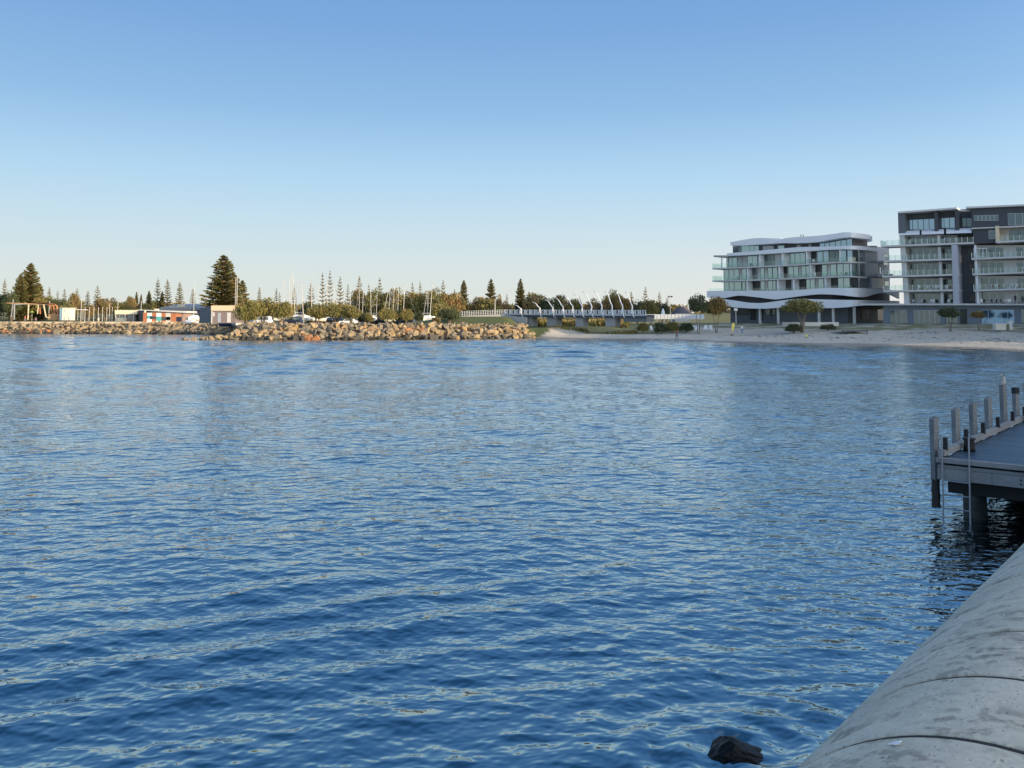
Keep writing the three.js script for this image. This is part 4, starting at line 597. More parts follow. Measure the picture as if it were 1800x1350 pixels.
// ------------------------------------------------------------------ grey apartments
{
  reseed(99);
  const front = new Plan([[1540, 184], [1585, 180.5], [1700, 173], [1860, 163.5], [1990, 156.5]]), [gx, gd] = front.pt(1720);
  const b = thing('apartment_building', 'taller charcoal and grey apartment building with white balconies and skillion roofs', 'building', [gx, 3, -gd - 8]);
  const glassL = front.offset(3.0), dn = (l, d) => l.map(([x, y]) => [x, y + d]);
  wpart(b, 'core_wall', ribbon(front.offset(5.5), 1600, 1990, 376, 570, 26), mat.charcoal);
  // roofs
  const r1t = [[1583, 372], [1688, 364.3]], r2t = [[1704, 363.3], [1830, 355]];
  wpart(b, 'roof', ribbon(front.offset(-0.2), 1583, 1688, r1t, dn(r1t, 3), 14), mat.offwhite);
  wpart(b, 'roof', ribbon(front.offset(-0.2), 1704, 1900, r2t, dn(r2t, 3), 14), mat.offwhite);
  wpart(b, 'roof_link', ribbon(front.offset(2.5), 1688, 1712, 369, 371.5, 8), mat.offwhite);
  // top storey
  wpart(b, 'penthouse_wall', ribbon(front.offset(2.6), 1586, 1714, [[1586, 375], [1714, 367]], 410, 0.4), mat.charcoal);
  wpart(b, 'penthouse_wing', ribbon(front.offset(0.3), 1583.5, 1596, [[1583.5, 375], [1596, 374]], 410, 2.6), mat.slate);
  for (const px of [1650, 1687]) wpart(b, 'penthouse_pier', fin(front, px, 0.5, 2.7, 0.7, 370, 408), mat.charcoal);
  wpart(b, 'penthouse_wall', ribbon(front.offset(0.5), 1714, 1900, [[1714, 366], [1900, 354]], 400, 2), mat.charcoal);
  const win = (name, plan, x0, x1, y0, y1, n, m, fm = mat.frame) => { for (let k = 0; k < n; k++) { const a = lerp(x0, x1, k / n), c = lerp(x0, x1, (k + 1) / n), w = wpart(b, name, ribbon(plan.offset(-0.08), a, c, y0, y1, 0.12), fm); wpart(w, 'pane', ribbon(plan.offset(-0.12), a + 0.5, c - 0.5, Array.isArray(y0) ? dn(y0, 0.5) : y0 + 0.5, y1 - 0.5, 0.08), m); } };
  win('window', front.offset(2.6), 1599, 1648, [[1599, 386.5], [1648, 384]], 404, 5, mat.glassBlue);
  win('window', front.offset(2.6), 1655, 1684, [[1655, 383.5], [1684, 381.8]], 401, 3, mat.glassBlue);
  win('window', front.offset(2.6), 1695, 1714, 383, 399, 2, mat.glassDark);
  win('window', front.offset(0.5), 1718, 1761, [[1718, 379], [1761, 377.6]], 388, 6, mat.glassDark, mat.silver);
  win('window', front.offset(0.5), 1778, 1830, 375, 396, 4, mat.glassDark, mat.silver);
  wpart(b, 'white_ledge', ribbon(front.offset(-0.4), 1713, 1900, [[1713, 400.5], [1900, 392.5]], [[1713, 402.5], [1900, 395]], 1.2), mat.offwhite);
  // awnings
  for (const [x0, x1] of [[1584, 1621], [1624.5, 1664], [1668, 1713]]) {
    const P = [], n = 7, p0 = front.offset(0.9); for (let k = 0; k < n; k++) { const f0 = k / n, f1 = (k + 1) / n; for (const f of [[f0, f1]]) { const q = (px, t) => { const [x, D] = front.offset(1.9 - 2.3 * t).pt(px), row = lerp(lerp(406, 400, (px - 1584) / 130), lerp(413.5, 409, (px - 1584) / 130), t * t * 0.65 + 0.35 * t); return [x, H(row, D), -D]; }; const a = q(x0, f[0]), c = q(x1, f[0]), d = q(x1, f[1]), e = q(x0, f[1]); P.push(...a, ...c, ...d, ...a, ...d, ...e); } }
    const g = new THREE.BufferGeometry(); g.setAttribute('position', new THREE.Float32BufferAttribute([...P, ...P.map((v, k) => k % 3 === 1 ? v - 0.04 : v)], 3)); g.computeVertexNormals(); wpart(b, 'awning', g, mat.white);
  }
  // stacked balconies: left bay and right bay
  const bays = [
    { slabs: [[[1552, 431.5], [1716, 425.3]], [[1556, 457.8], [1687, 453.8]], [[1553, 484.8], [1688, 481.2]], [[1554, 510.4], [1688, 508.6]]], x0: 1552, x1: 1687 },
    { slabs: [[[1755, 424.2], [1900, 416.5]], [[1711, 453.6], [1900, 446]], [[1712, 481], [1900, 473.5]], [[1713, 509.2], [1900, 503.5]]], x0: 1711, x1: 1900 },
  ];
  bays.forEach((bay, bi) => bay.slabs.forEach((s, n) => {
    const x0 = s[0][0], x1 = Math.min(s[1][0], 1900);
    wpart(b, 'balcony_slab', ribbon(front.offset(-0.6), x0, x1, s, dn(s, 3), 4.2, 3), mat.offwhite);
    const m = Math.round((Math.min(x1, 1840) - x0) / 10.2);
    for (let k = 0; k <= m; k++) { const px = lerp(x0 + 0.6, Math.min(x1, 1840) - 0.6, k / m), y = along(s, px); wpart(b, 'rail_post', ribbon(front.offset(-0.52), px - 0.35, px + 0.35, y - 9.3, y, 0.06), mat.white); if (k < m) { const c = lerp(x0 + 0.6, Math.min(x1, 1840) - 0.6, (k + 1) / m); wpart(b, 'balustrade_pane', ribbon(front.offset(-0.5), px + 0.5, c - 0.5, y - 8.8, y - 0.8, 0.02), mat.balustrade); } }
  }));
  { const g = fin(front, 1552.5, -0.5, 3.2, 0.02, 423, 432); wpart(b, 'balustrade_pane', g, mat.balustrade); }
  // left bay: recess walls and windows between the slabs
  const rows = [[413, 432], [434, 459], [460.5, 485.5], [488, 511], [513.5, 535.5]];
  rows.forEach(([t, bo], n) => {
    wpart(b, 'end_wall', ribbon(front.offset(0.2), 1585 + n * 1.2, 1594 + n * 1.2, t, bo, 3.4), mat.offwhite);
    wpart(b, 'recess_wall', ribbon(glassL, 1592 + n, 1688, t, bo, 0.3), mat.concrete);
    win('window', glassL, 1601 + n, 1650 + n * 0.8, t + 3, bo, 4, n % 2 ? mat.glassDark : mat.glassDark, mat.silver);
    win('window', glassL, 1660, 1676, t + 3, bo, 2, mat.glassDark);
    wpart(b, 'column', fin(front, 1653 + n * 0.7, 0.6, 1.3, 0.55, t, bo), mat.offwhite);
    if (n > 0) { wpart(b, 'right_bay_wall', ribbon(glassL.offset(-0.6), 1716, 1900, t - 3, bo - 3, 0.4), mat.offwhite); win('window', glassL.offset(-0.6), 1727, 1768, t, bo - 3, 3, mat.glassDark, mat.silver); win('window', glassL.offset(-0.6), 1790, 1830, t, bo - 3, 3, mat.glassDark, mat.silver); wpart(b, 'column', fin(front, 1718 + n * 0.6, 0.0, 0.35, 0.35, t - 3, bo - 2), mat.white); }
  });
  wpart(b, 'white_pier', ribbon(front.offset(-0.7), 1676.5, 1687, [[1676, 430.5], [1688, 430.2]], 535.5, 4.6), M(0.45, 0.47, 0.53, 0.7));
  wpart(b, 'stair_wall', ribbon(front.offset(3.2), 1687, 1722, 405, 536, 1), mat.charcoal);
  for (const y of [[437, 449], [463, 477], [489.5, 499], [517, 531]]) win('window', front.offset(3.2), 1705.5, 1716, y[0], y[1], 1, mat.glassOpen);
  wpart(b, 'charcoal_wall', ribbon(front.offset(0.1), 1715, 1757, [[1715, 402.4], [1757, 400]], [[1715, 428.5], [1757, 426.5]], 3), mat.charcoal);
  win('window', front.offset(0.1), 1743, 1754, 405, 420, 1, mat.glassDark, mat.silver);
  wpart(b, 'balcony_end', ribbon(front.offset(-0.6), 1755, 1761, 397, 424.5, 4), mat.cream);  // low sun on this wall end is put into its cream colour
  wpart(b, 'recess_wall', ribbon(front.offset(2.6), 1761, 1900, 397, 425, 0.4), mat.offwhite); win('window', front.offset(2.6), 1780, 1830, 404, 422, 3, mat.glassDark);
  { const g = merge([[1716, 437], [1732, 437], [1738.5, 436.8]].map(([px]) => ribbon(front.offset(-0.3), px - 0.4, px + 0.4, 436.5, 452, 0.1)).concat([ribbon(front.offset(-0.3), 1715.6, 1738.9, 436, 437, 0.1), ribbon(front.offset(-0.3), 1715.6, 1738.9, 450, 451, 0.1)])); wpart(b, 'balcony_frame', g, mat.white); }
  // podium
  wpart(b, 'podium_slab', ribbon(front.offset(-1.4), 1512, 1900, 533.6, 536.6, 5, 3), mat.offwhite);
  wpart(b, 'podium_wall', ribbon(front.offset(0.2), 1553, 1900, 536.6, 572, 1, 3), M(0.19, 0.23, 0.275, 0.75));
  win('shop_window', front.offset(0.2), 1565, 1595, 545, 568, 3, mat.glassDark, mat.silver);
  win('shop_window', front.offset(0.2), 1606, 1653, 545.5, 568.5, 5, mat.glassDark, mat.silver);
  win('shop_window', front.offset(0.2), 1662, 1685, 546, 569, 2, mat.glassDark);
  win('door', front.offset(0.2), 1688, 1700, 543, 569, 1, mat.glassOpen);
  win('shop_window', front.offset(0.2), 1726, 1783, 544.5, 569, 5, new THREE.MeshPhysicalMaterial({ color: new THREE.Color().setRGB(0.13, 0.26, 0.42), metalness: 0.75, roughness: 0.06 }), mat.silver);
  win('shop_window', front.offset(0.2), 1796, 1840, 544.5, 570, 4, mat.glassDark, mat.silver);
  const chairs = []; for (const l of [[bays[0].slabs[0], 1600, 1700], [bays[0].slabs[3], 1590, 1670], [bays[1].slabs[3], 1730, 1790], [[[1590, 534], [1800, 534]], 1600, 1670], [[[1590, 534], [1800, 534]], 1725, 1795]]) for (let k = 0; k < 9; k++) { const px = R(l[1], l[2]); chairs.push(furniture(b, front, px, along(l[0], px), 0.9, 0)); }
  const f = wpart(b, 'balcony_chairs', merge(chairs), mat.silver); f.userData.kind = 'stuff';
}
// neighbouring blocks beyond the right edge of the picture: they keep the beach, the jetty and the sea wall in shade
function block(label, x0, x1, D0, D1, top, storeys, turn = 0) {
  const cx = (x0 + x1) / 2, cd = (D0 + D1) / 2, w = x1 - x0, d = D1 - D0, base = Math.max(0, Math.min(groundHeight(cx, cd), 3)), o = thing('apartment_block', label, 'building', [cx, base, -cd], turn, null), h = top - base;
  part(o, 'wall', box(w, h, d, 0, h / 2 - 0.2, 0), mat.slate); part(o, 'roof', box(w + 1, 0.35, d + 1, 0, h + 0.18 - 0.2, 0), mat.offwhite);
  for (let s = 1; s < storeys; s++) part(o, 'balcony_slab', box(w + 2.4, 0.25, d * 0.96, -0.6, h * s / storeys, 0), mat.offwhite);
  const n = Math.max(2, Math.round(d / 4)); for (let s = 0; s < storeys; s++) for (let k = 0; k < n; k++) part(o, 'window', box(0.1, h / storeys * 0.62, d / n * 0.7, -w / 2 - 0.06, h * (s + 0.48) / storeys, -d / 2 + d * (k + 0.5) / n), mat.glassDark);
}
block('tall grey apartment block beyond the grey building, out of the frame', 112, 128, 140, 158, 21, 5);
block('long pale apartment block along the beach, out of the frame', 112, 128, 125.5, 139.5, 27.5, 7);
block('lower apartment block behind the near beach, out of the frame', 112, 128, 103, 125, 21.8, 5);
block('promenade apartment block beside the jetty, out of the frame', 46, 62, -70, 24, 16, 5);

// ------------------------------------------------------------------ footbridge with curved lamp arms
{
  reseed(61);
  const near = new Plan([[880, 206], [1140, 183]]), far = near.offset(4), [ox, od] = near.pt(1010);
  const steelBlue = M(0.42, 0.46, 0.50, 0.5), deckDark = M(0.05, 0.06, 0.075, 0.7), pale = M(0.62, 0.66, 0.69, 0.5);
  const b = thing('footbridge', 'pale steel footbridge with a row of curved ribs and arms over concrete piers', 'bridge', [ox, 2.6, -od]);
  const deckTop = [[880, 551.6], [1000, 552.4], [1140, 553.4]], deckBot = [[880, 557], [1000, 558], [1140, 559.5]];
  wpart(b, 'deck', ribbon(near, 884, 1136, deckTop, deckBot, 4, 10), deckDark);
  wpart(b, 'edge_beam', ribbon(near.offset(-0.12), 884, 1136, [[884, 551], [1136, 552.8]], [[884, 553.4], [1136, 555.4]], 0.1, 10), steelBlue);
  for (const [x0, x1] of [[921, 934], [961.5, 977], [1011.5, 1024.5], [1064, 1081]]) wpart(b, 'pier', ribbon(near.offset(0.6), x0, x1, 557.2, 574, 2.6), mat.soffit);
  wpart(b, 'abutment', ribbon(near.offset(0.2), 1096, 1137, 557.5, 566, 3.4), mat.slate);
  for (let px = 886; px < 1134; px += 4.35) wpart(b, 'railing_blade', ribbon(near.offset(-0.05), px, px + 1.55, 544.4 + (px - 886) * 0.003, 552.2 + (px - 886) * 0.004, 0.06), pale);
  wpart(b, 'handrail', ribbon(near.offset(0.1), 886, 1134, [[886, 544.2], [1134, 545]], [[886, 544.7], [1134, 545.5]], 0.06), pale);
  for (let px = 888; px < 1130; px += 8.7) wpart(b, 'railing_blade', ribbon(far, px, px + 1.2, 545, 552, 0.06), pale);
  const arms = [[906, 536.5, 915], [937, 531, 948], [959, 527, 971], [976.6, 523.6, 989], [993, 520, 1006], [1009.5, 517, 1022.5], [1026, 513, 1039], [1046, 512, 1057], [1065, 513, 1075], [1083, 513.6, 1093.5], [1101, 514, 1110.5]];
  arms.forEach(([tx, ty, base]) => {
    const pt = (px, py) => { const [x, D] = far.pt(px); return new THREE.Vector3(x, H(py, D), -D); };
    const hgt = 545 - ty, pts = [pt(base - 2, 551), pt(base + 0.6, 545), pt(base + 1.0, 545 - hgt * 0.22), pt(lerp(base, tx, 0.22), 545 - hgt * 0.45), pt(lerp(base, tx, 0.48), 545 - hgt * 0.74), pt(lerp(base, tx, 0.7), 545 - hgt * 0.9), pt(tx, ty)];
    const curve = new THREE.CatmullRomCurve3(pts), n = 14, rings = [], list = [];
    const arm = thing('bridge_lamp', `curved white lamp arm on the footbridge, ${ordinal(arms.findIndex(a => a[0] === tx))} from its left end`, 'lamp post', [pts[0].x, pts[0].y, pts[0].z], 0, 'lamp arms of the footbridge');
    for (let k = 0; k < n; k++) { const a = curve.getPoint(k / n), c = curve.getPoint((k + 1) / n); list.push(bar(a, c, lerp(0.20, 0.055, k / n), lerp(0.20, 0.055, (k + 1) / n), 8)); }
    wpart(arm, 'arm', merge(list), mat.white);
    wpart(arm, 'lamp_head', bar(curve.getPoint(0.97), pts[6].clone().add(new THREE.Vector3(-0.25, 0.02, 0)), 0.11, 0.07, 8), mat.silver);
    // matching rib that hugs the near edge of the deck
    const q = (px, py, o = -0.25) => { const [x, D] = near.offset(o).pt(px); return new THREE.Vector3(x, H(py, D), -D); }, bx_ = base + 1.5;
    const rib = new THREE.CatmullRomCurve3([q(bx_ + 6, 559, 0.5), q(bx_ + 1.5, 556.5), q(bx_, 551), q(bx_ - 1, 545), q(bx_ - 1.5, 543.4)]), rl = []; for (let k = 0; k < 8; k++) rl.push(bar(rib.getPoint(k / 8), rib.getPoint((k + 1) / 8), lerp(0.1, 0.16, k / 8), lerp(0.1, 0.16, (k + 1) / 8), 6));
    wpart(b, 'deck_rib', merge(rl), pale);
  });
  // approach ramp with its railing on the left
  const ramp = new Plan([[806, 205.5], [892, 205]]), [rx, rd] = ramp.pt(850), r = thing('bridge_ramp', 'pale concrete ramp with white railing leading up to the footbridge from the left', 'ramp', [rx, 4.2, -rd]);
  const rt = [[806, 555.5], [850, 553.5], [892, 552.2]];
  wpart(r, 'ramp_wall', ribbon(ramp, 806, 892, rt, [[806, 560], [892, 558]], 3.6, 6), mat.concrete);
  wpart(r, 'wing_wall', ribbon(new Plan([[890, 204.5], [925, 201]]), 890, 925, [[890, 554], [905, 556], [925, 558]], [[890, 560], [925, 574]], 0.5, 4), mat.concrete);
  for (let px = 808; px < 890; px += 4.1) wpart(r, 'railing_post', ribbon(ramp.offset(0.1), px, px + 0.8, along(rt, px) - 8, along(rt, px), 0.08), pale);
  for (const d of [8, 5.4, 2.8]) wpart(r, 'rail', ribbon(ramp.offset(0.12), 808, 890, rt.map(([x, y]) => [x, y - d]), rt.map(([x, y]) => [x, y - d + 0.45]), 0.05, 6), pale);
  const lp = W(870, 552, 207), l = thing('light_pole', 'plain white light pole standing on the bridge ramp', 'lamp post', [lp.x, 4.4, lp.z]); part(l, 'pole', new THREE.CylinderGeometry(0.09, 0.13, H(526, 207) - 4.4, 8).translate(0, (H(526, 207) - 4.4) / 2, 0), mat.mast);
}

// ------------------------------------------------------------------ sailing boats and their masts
{
  reseed(717);
  function hullGeo(L, B, Hh) { const P = [], I = [], n = 12, m = 7; for (let i = 0; i <= n; i++) { const t = i / n, w = B / 2 * Math.sin(Math.PI * Math.min(1, 0.18 + t * 0.82)) ** 0.7 * (t > 0.98 ? 0.05 : 1), sheer = Hh * (1 + 0.18 * (t - 0.4) ** 2 * 4 * 0.5); for (let k = 0; k <= m; k++) { const a = Math.PI * k / m; P.push(-Math.cos(a) * w * (0.35 + 0.65 * Math.abs(Math.cos(a))) ** 0.5, sheer - Math.sin(a) * Hh * (1 - 0.35 * t * t), (t - 0.5) * L); } } for (let i = 0; i < n; i++) for (let k = 0; k < m; k++) { const a = i * (m + 1) + k; I.push(a, a + 1, a + m + 1, a + 1, a + m + 2, a + m + 1); } for (let i = 0; i < n; i++) { const a = i * (m + 1); I.push(a, a + m + 1, a + m, a + m, a + m + 1, a + 2 * m + 1); } for (let k = 1; k < m; k++) I.push(0, k, k + 1); const g = new THREE.BufferGeometry(); g.setAttribute('position', new THREE.Float32BufferAttribute(P, 3)); g.setIndex(I); const f = g.toNonIndexed(); f.computeVertexNormals(); f.setAttribute('uv', new THREE.Float32BufferAttribute(new Float32Array(f.attributes.position.count * 2), 2)); return f; }
  const hull = hullGeo(9, 2.8, 1.3), cabin = merge([box(1.7, 0.5, 3.2, 0, 1.62, -0.4), box(1.3, 0.3, 1.6, 0, 1.95, -0.7)]), keel = bx(-0.12, 0.12, -0.9, 0.15, -1, 1), hullMats = [mat.white, mat.white, M(0.05, 0.08, 0.16, 0.4), mat.offwhite];
  // [px top, row top, px foot, depth, broad]
  const boats = [[341.3, 497, 340.5, 256, 0], [417, 484, 416, 214, 1], [414.5, 487, 413, 218, 0], [499.3, 491, 498.7, 226, 0], [508.7, 488, 508.5, 228, 0], [511.5, 487, 513, 231, 0], [514.3, 481, 519, 226, 1], [520.8, 495, 522.3, 229, 0], [530, 492, 533.2, 224, 1], [547.8, 484.5, 547.5, 226, 1], [560, 501, 558, 229, 0], [571, 498, 570, 232, 0], [575.4, 492, 575.3, 229, 0], [579.5, 500, 581.3, 231, 0], [588, 502, 587, 228, 0], [592.5, 508, 592, 233, 0], [604.7, 509, 604.5, 230, 0], [616.5, 514, 614.7, 228, 0], [632.6, 494, 630.7, 226, 0], [638.5, 509, 637, 229, 0], [650.8, 504, 652.5, 227, 0], [662.8, 517, 661.3, 229, 0], [683, 510, 672.5, 227, 0], [686, 506, 683, 229, 0], [693.2, 500, 690.5, 226, 0], [701, 502, 698.6, 228, 0], [711.4, 496, 708.8, 225, 1], [751.5, 511, 743.5, 223, 0], [752.3, 511, 752, 226, 0], [760.2, 496, 755.5, 221, 1]];
  boats.forEach(([tx, ty, fx, D, broad], n) => {
    if (n) D += 9; const x = X(fx, D), gy = groundHeight(x, D) + 0.35, o = thing('sailing_boat', `sailing boat laid up in the boatyard, ${ordinal(n)} mast from the left${tx - fx > 6 ? ', leaning to the right' : ''}`, 'sailing boat', [x, gy, -D], 0, 'sailing boats in the boatyard');
    const turn = R(-0.6, 0.6) + (n % 3) * 0.5, h = part(o, 'hull', hull, hullMats[n % 4]); h.rotation.y = turn; const c = part(o, 'cabin', cabin, mat.white); c.rotation.y = turn; const kl = part(o, 'keel', keel, mat.charcoal); kl.rotation.y = turn;
    const foot = new THREE.Vector3(0, 1.25, 0), top = W(tx, ty, D).sub(o.position), mid = foot.clone().lerp(top, 0.55), r = broad ? 0.105 : 0.075;
    part(o, 'mast', bar(foot, top, r, r * 0.75, 7), mat.mast);
    part(o, 'spreader', bar(mid.clone().add(new THREE.Vector3(-0.7, 0, 0)), mid.clone().add(new THREE.Vector3(0.7, 0, 0)), 0.035, 0.035, 5), mat.mast);
    part(o, 'boom', bar(new THREE.Vector3(0, 2.5, 0).lerp(top, 0.02), new THREE.Vector3(Math.sin(turn) * -3.4, 2.65, Math.cos(turn) * -3.4), 0.09, 0.07, 6), mat.mast);
    part(o, 'forestay', bar(top.clone().multiplyScalar(0.98), new THREE.Vector3(Math.sin(turn) * 4.2, 1.6, Math.cos(turn) * 4.2), 0.018, 0.018, 4), mat.steel);
    part(o, 'cradle', merge([box(0.2, 1.3, 0.2, -1, -0.3, 1), box(0.2, 1.3, 0.2, 1, -0.3, 1), box(0.2, 1.3, 0.2, -1, -0.3, -1), box(0.2, 1.3, 0.2, 1, -0.3, -1)]), mat.charcoal);
  });
  // motor cruiser beside the brown building and a small pale hull by the dark bush
  const mx = X(336, 246), mc = thing('motor_cruiser', 'white motor cruiser between the mural building and the brown building', 'boat', [mx, groundHeight(mx, 246) + 0.1, -246], 1.2);
  mc.scale.setScalar(0.72); const mh = part(mc, 'hull', hullGeo(7.5, 2.6, 1.2), mat.white); part(mc, 'cabin', merge([box(1.9, 0.8, 3, 0, 1.6, -0.5), box(1.6, 0.12, 2.4, 0, 2.5, -0.6)]), mat.white); part(mc, 'windscreen', box(1.7, 0.45, 0.08, 0, 2.2, 0.9), mat.glassDark); part(mc, 'antenna', bar(new THREE.Vector3(0.3, 2.5, -0.8), new THREE.Vector3(0.4, 4.6, -1), 0.03, 0.015, 5), mat.mast);
}

// ------------------------------------------------------------------ far left: pergola, kiosk, poles, low buildings
{
  reseed(515);
  const plan = D => new Plan([[-200, D], [700, D]]), gy = (px, D) => groundHeight(X(px, D), D);
  function house(name, label, D, px) { return thing(name, label, 'building', [X(px, D), gy(px, D), -D]); }
  // pale path along the top of the revetment
  { const P = [], I = []; const line = [[-260, 257.5], [-150, 254.5], [-97, 248]]; for (let k = 0; k <= 40; k++) { const t = k / 40 * 2, s = Math.min(1, Math.floor(t)), f = t - s, x = lerp(line[s][0], line[s + 1][0], f), D = lerp(line[s][1], line[s + 1][1], f); for (const [o, y] of [[0, 2.6], [0, 3.42], [2.6, 3.42], [2.6, 2.6]]) P.push(x, y, -D - o); } for (let k = 0; k < 40; k++) for (let m = 0; m < 3; m++) { const a = k * 4 + m; I.push(a, a + 4, a + 1, a + 1, a + 4, a + 5); } const g = new THREE.BufferGeometry(); g.setAttribute('position', new THREE.Float32BufferAttribute(P, 3)); g.setIndex(I); const f = g.toNonIndexed(); f.computeVertexNormals(); structure('path', f, mat.cream); }
  // pergola of bent portal frames
  { const D = 268, pg = thing('pergola', 'long timber pergola of bent portal frames on the far left shore', 'pergola', [X(60, D), gy(60, D), -D]), p = (px, py, d = D) => W(px, py, d);
    const frame = (pts, m, r = 0.13) => { const l = []; for (let k = 1; k < pts.length; k++) l.push(beam(pts[k - 1], pts[k], r * 2, r * 2)); return wpart(pg, 'portal_frame', merge(l), m); };
    frame([p(25, 562), p(25.5, 535), p(49, 534)], mat.silver); frame([p(20, 557), p(23.5, 526)], mat.silver, 0.09);
    frame([p(49, 562), p(50.5, 533.5), p(66, 534.5)], mat.cream); frame([p(66, 552), p(67.5, 536)], mat.cream, 0.1); frame([p(71, 552), p(70, 541)], mat.orange, 0.14);
    frame([p(81, 558), p(76.5, 534), p(44, 532.5)], mat.cream); frame([p(80, 557.5), p(88, 558)], mat.cream); frame([p(86, 551), p(87.5, 529)], mat.mast, 0.08);
    for (const [a, b] of [[92.5, 89], [97, 94], [102.5, 99.5]]) frame([p(a, 556, D + (102 - a) * 0.3), p(b, 537), p(b - 6, 534.3), p(46, 531.6)], mat.terracotta, 0.15);
    wpart(pg, 'roof_beam', beam(p(12, 532.5), p(97, 535), 0.3, 0.25), mat.timber); wpart(pg, 'roof_beam', beam(p(18, 533.5, D + 3), p(97, 535.8, D + 3), 0.3, 0.25), mat.mauve);
    for (let px = 24; px < 50; px += 3.4) wpart(pg, 'roof_slat', beam(p(px, 533, D), p(px + 1, 533.4, D + 3), 0.14, 0.14), mat.mauve);
    wpart(pg, 'bench_wall', ribbon(plan(D + 1), 85, 105, 552, 562, 0.5), mat.timber);
  }
  { const D = 266, k = thing('kiosk', 'small white flat-roofed kiosk with shade painted blue on its side beside the pergola', 'kiosk', [X(114, D), gy(114, D), -D]); wpart(k, 'wall', ribbon(plan(D), 108.5, 123, 541.5, 563, 3), M(0.8, 0.77, 0.66, 0.7)); wpart(k, 'side_wall', ribbon(plan(D + 0.2), 104.5, 108.4, 542, 563, 2.6), M(0.22, 0.42, 0.55, 0.7)); wpart(k, 'roof', ribbon(plan(D - 0.2), 104, 124, 540.8, 541.6, 3.6), mat.offwhite); wpart(k, 'vent', ribbon(plan(D - 0.05), 112, 114.5, 545, 548, 0.1), mat.silver); }  // the blue of the side wall is its shade, put into the colour
  { const D = 272, t = thing('shade_sail', 'thin white shade roof on posts between the kiosk and the poles', 'shelter', [X(134, D), gy(134, D), -D]); wpart(t, 'roof', ribbon(plan(D), 122, 146, [[122, 543.2], [146, 544]], [[122, 544], [146, 545]], 3), mat.white); for (const px of [124, 136, 145]) wpart(t, 'post', ribbon(plan(D + 0.5), px, px + 0.7, 544.2, 563, 0.12), mat.mast); }
  [142, 149, 156.5, 164.5, 172.5, 180, 187.5, 197].forEach((px, n) => { const D = 259, tall = n === 0; const x = X(px, D), y = gy(px, D), o = thing(tall ? 'light_pole' : 'bollard_post', tall ? 'tall thin light pole at the start of the white post row' : `white post in the row on the far left shore, ${ordinal(n - 1)} after the light pole`, tall ? 'lamp post' : 'post', [x, y, -D], 0, tall ? null : 'row of white posts'); const h = H(tall ? 523 : 541, D) - y; part(o, 'pole', new THREE.CylinderGeometry(0.07, 0.1, h, 7).translate(0, h / 2, 0), mat.mast); if (tall) part(o, 'lamp_head', box(0.7, 0.12, 0.25, 0.25, h, 0), mat.silver); else part(o, 'cap', new THREE.SphereGeometry(0.11, 8, 5).translate(0, h, 0), mat.white); });
  [[206.5, 527, 262], [247.5, 529, 262], [192, 534, 270], [190.5, 534, 268]].forEach(([px, py, D], n) => { if (n === 3) return; const x = X(px, D), y = gy(px, D), h = H(py, D) - y, o = thing('light_pole', ['light pole beside the low cream building', 'light pole in front of the mural building gable', 'light pole behind the row of white posts'][n], 'lamp post', [x, y, -D]); part(o, 'pole', new THREE.CylinderGeometry(0.07, 0.1, h, 7).translate(0, h / 2, 0), mat.mast); part(o, 'lamp_head', box(0.6, 0.12, 0.25, 0.22, h, 0), mat.silver); });
  { const D = 258, b = house('low_building', 'low cream building with flat fascia and a row of dark windows', D, 220); wpart(b, 'wall', ribbon(plan(D + 0.8), 203, 238, 546, 565, 5), mat.mauve); wpart(b, 'fascia', ribbon(plan(D), 201.5, 240.5, 545, 552.5, 6.5), M(0.78, 0.7, 0.52, 0.7)); wpart(b, 'lower_wall', ribbon(plan(D + 0.6), 203, 222, 558.5, 565, 0.3), M(0.72, 0.64, 0.48, 0.7)); for (const [a, c] of [[206, 210], [211, 215], [216, 221], [226, 232]]) { const w = wpart(b, 'window', ribbon(plan(D + 0.66), a, c, 552.6, 558.4, 0.15), mat.offwhite); wpart(w, 'pane', ribbon(plan(D + 0.6), a + 0.4, c - 0.4, 553, 558, 0.08), mat.glassDark); } for (const px of [202.5, 219, 233.5]) wpart(b, 'post', ribbon(plan(D + 0.1), px, px + 1, 552.5, 565, 0.2), mat.offwhite); }
  { const D = 250, b = house('mural_building', 'low building with orange, white and teal mural panels under a pale roof', D, 285), pl = plan(D); wpart(b, 'wall', ribbon(plan(D + 0.3), 251, 322, 549.5, 566, 8), M(0.30, 0.22, 0.2, 0.8)); wpart(b, 'roof', ribbon(plan(D - 0.5), 241.5, 326, [[241.5, 544.2], [326, 546.5]], [[241.5, 545.2], [326, 550]], 9, 4), M(0.55, 0.57, 0.6, 0.5)); wpart(b, 'gable_wall', ribbon(new Plan([[241, 262], [251.5, 250.2]]), 241, 251.4, 545.3, 566, 0.3), mat.charcoal);
    const cols = [[251.6, 258.5, 'orange'], [258.5, 267, 'white'], [267, 274.5, 'orange'], [274.5, 283.5, 'white'], [283.5, 291, 'orange'], [291, 300, 'offwhite'], [300, 309, 'orange'], [309, 318, 'terracotta']]; for (const [a, c, m] of cols) wpart(b, 'mural_panel', ribbon(plan(D + 0.2), a + 0.1, c - 0.1, 550, 566, 0.12), mat[m]);
    for (const [a, c, y0, y1, m] of [[258.5, 266, 555, 560, 'teal'], [275, 283, 556.5, 564, 'teal'], [264, 274, 556, 561, 'charcoal'], [284, 299, 557, 563, 'charcoal'], [300.5, 309, 557, 565, 'orange'], [310, 319, 557, 565, 'navy'], [292, 299, 557, 562, 'teal']]) wpart(b, 'mural_patch', ribbon(plan(D + 0.1), a, c, y0, y1, 0.09), mat[m]); wpart(b, 'roof_vent', ribbon(plan(D + 3), 271, 276.5, 543, 546.5, 1.2), M(0.72, 0.62, 0.45, 0.7)); }
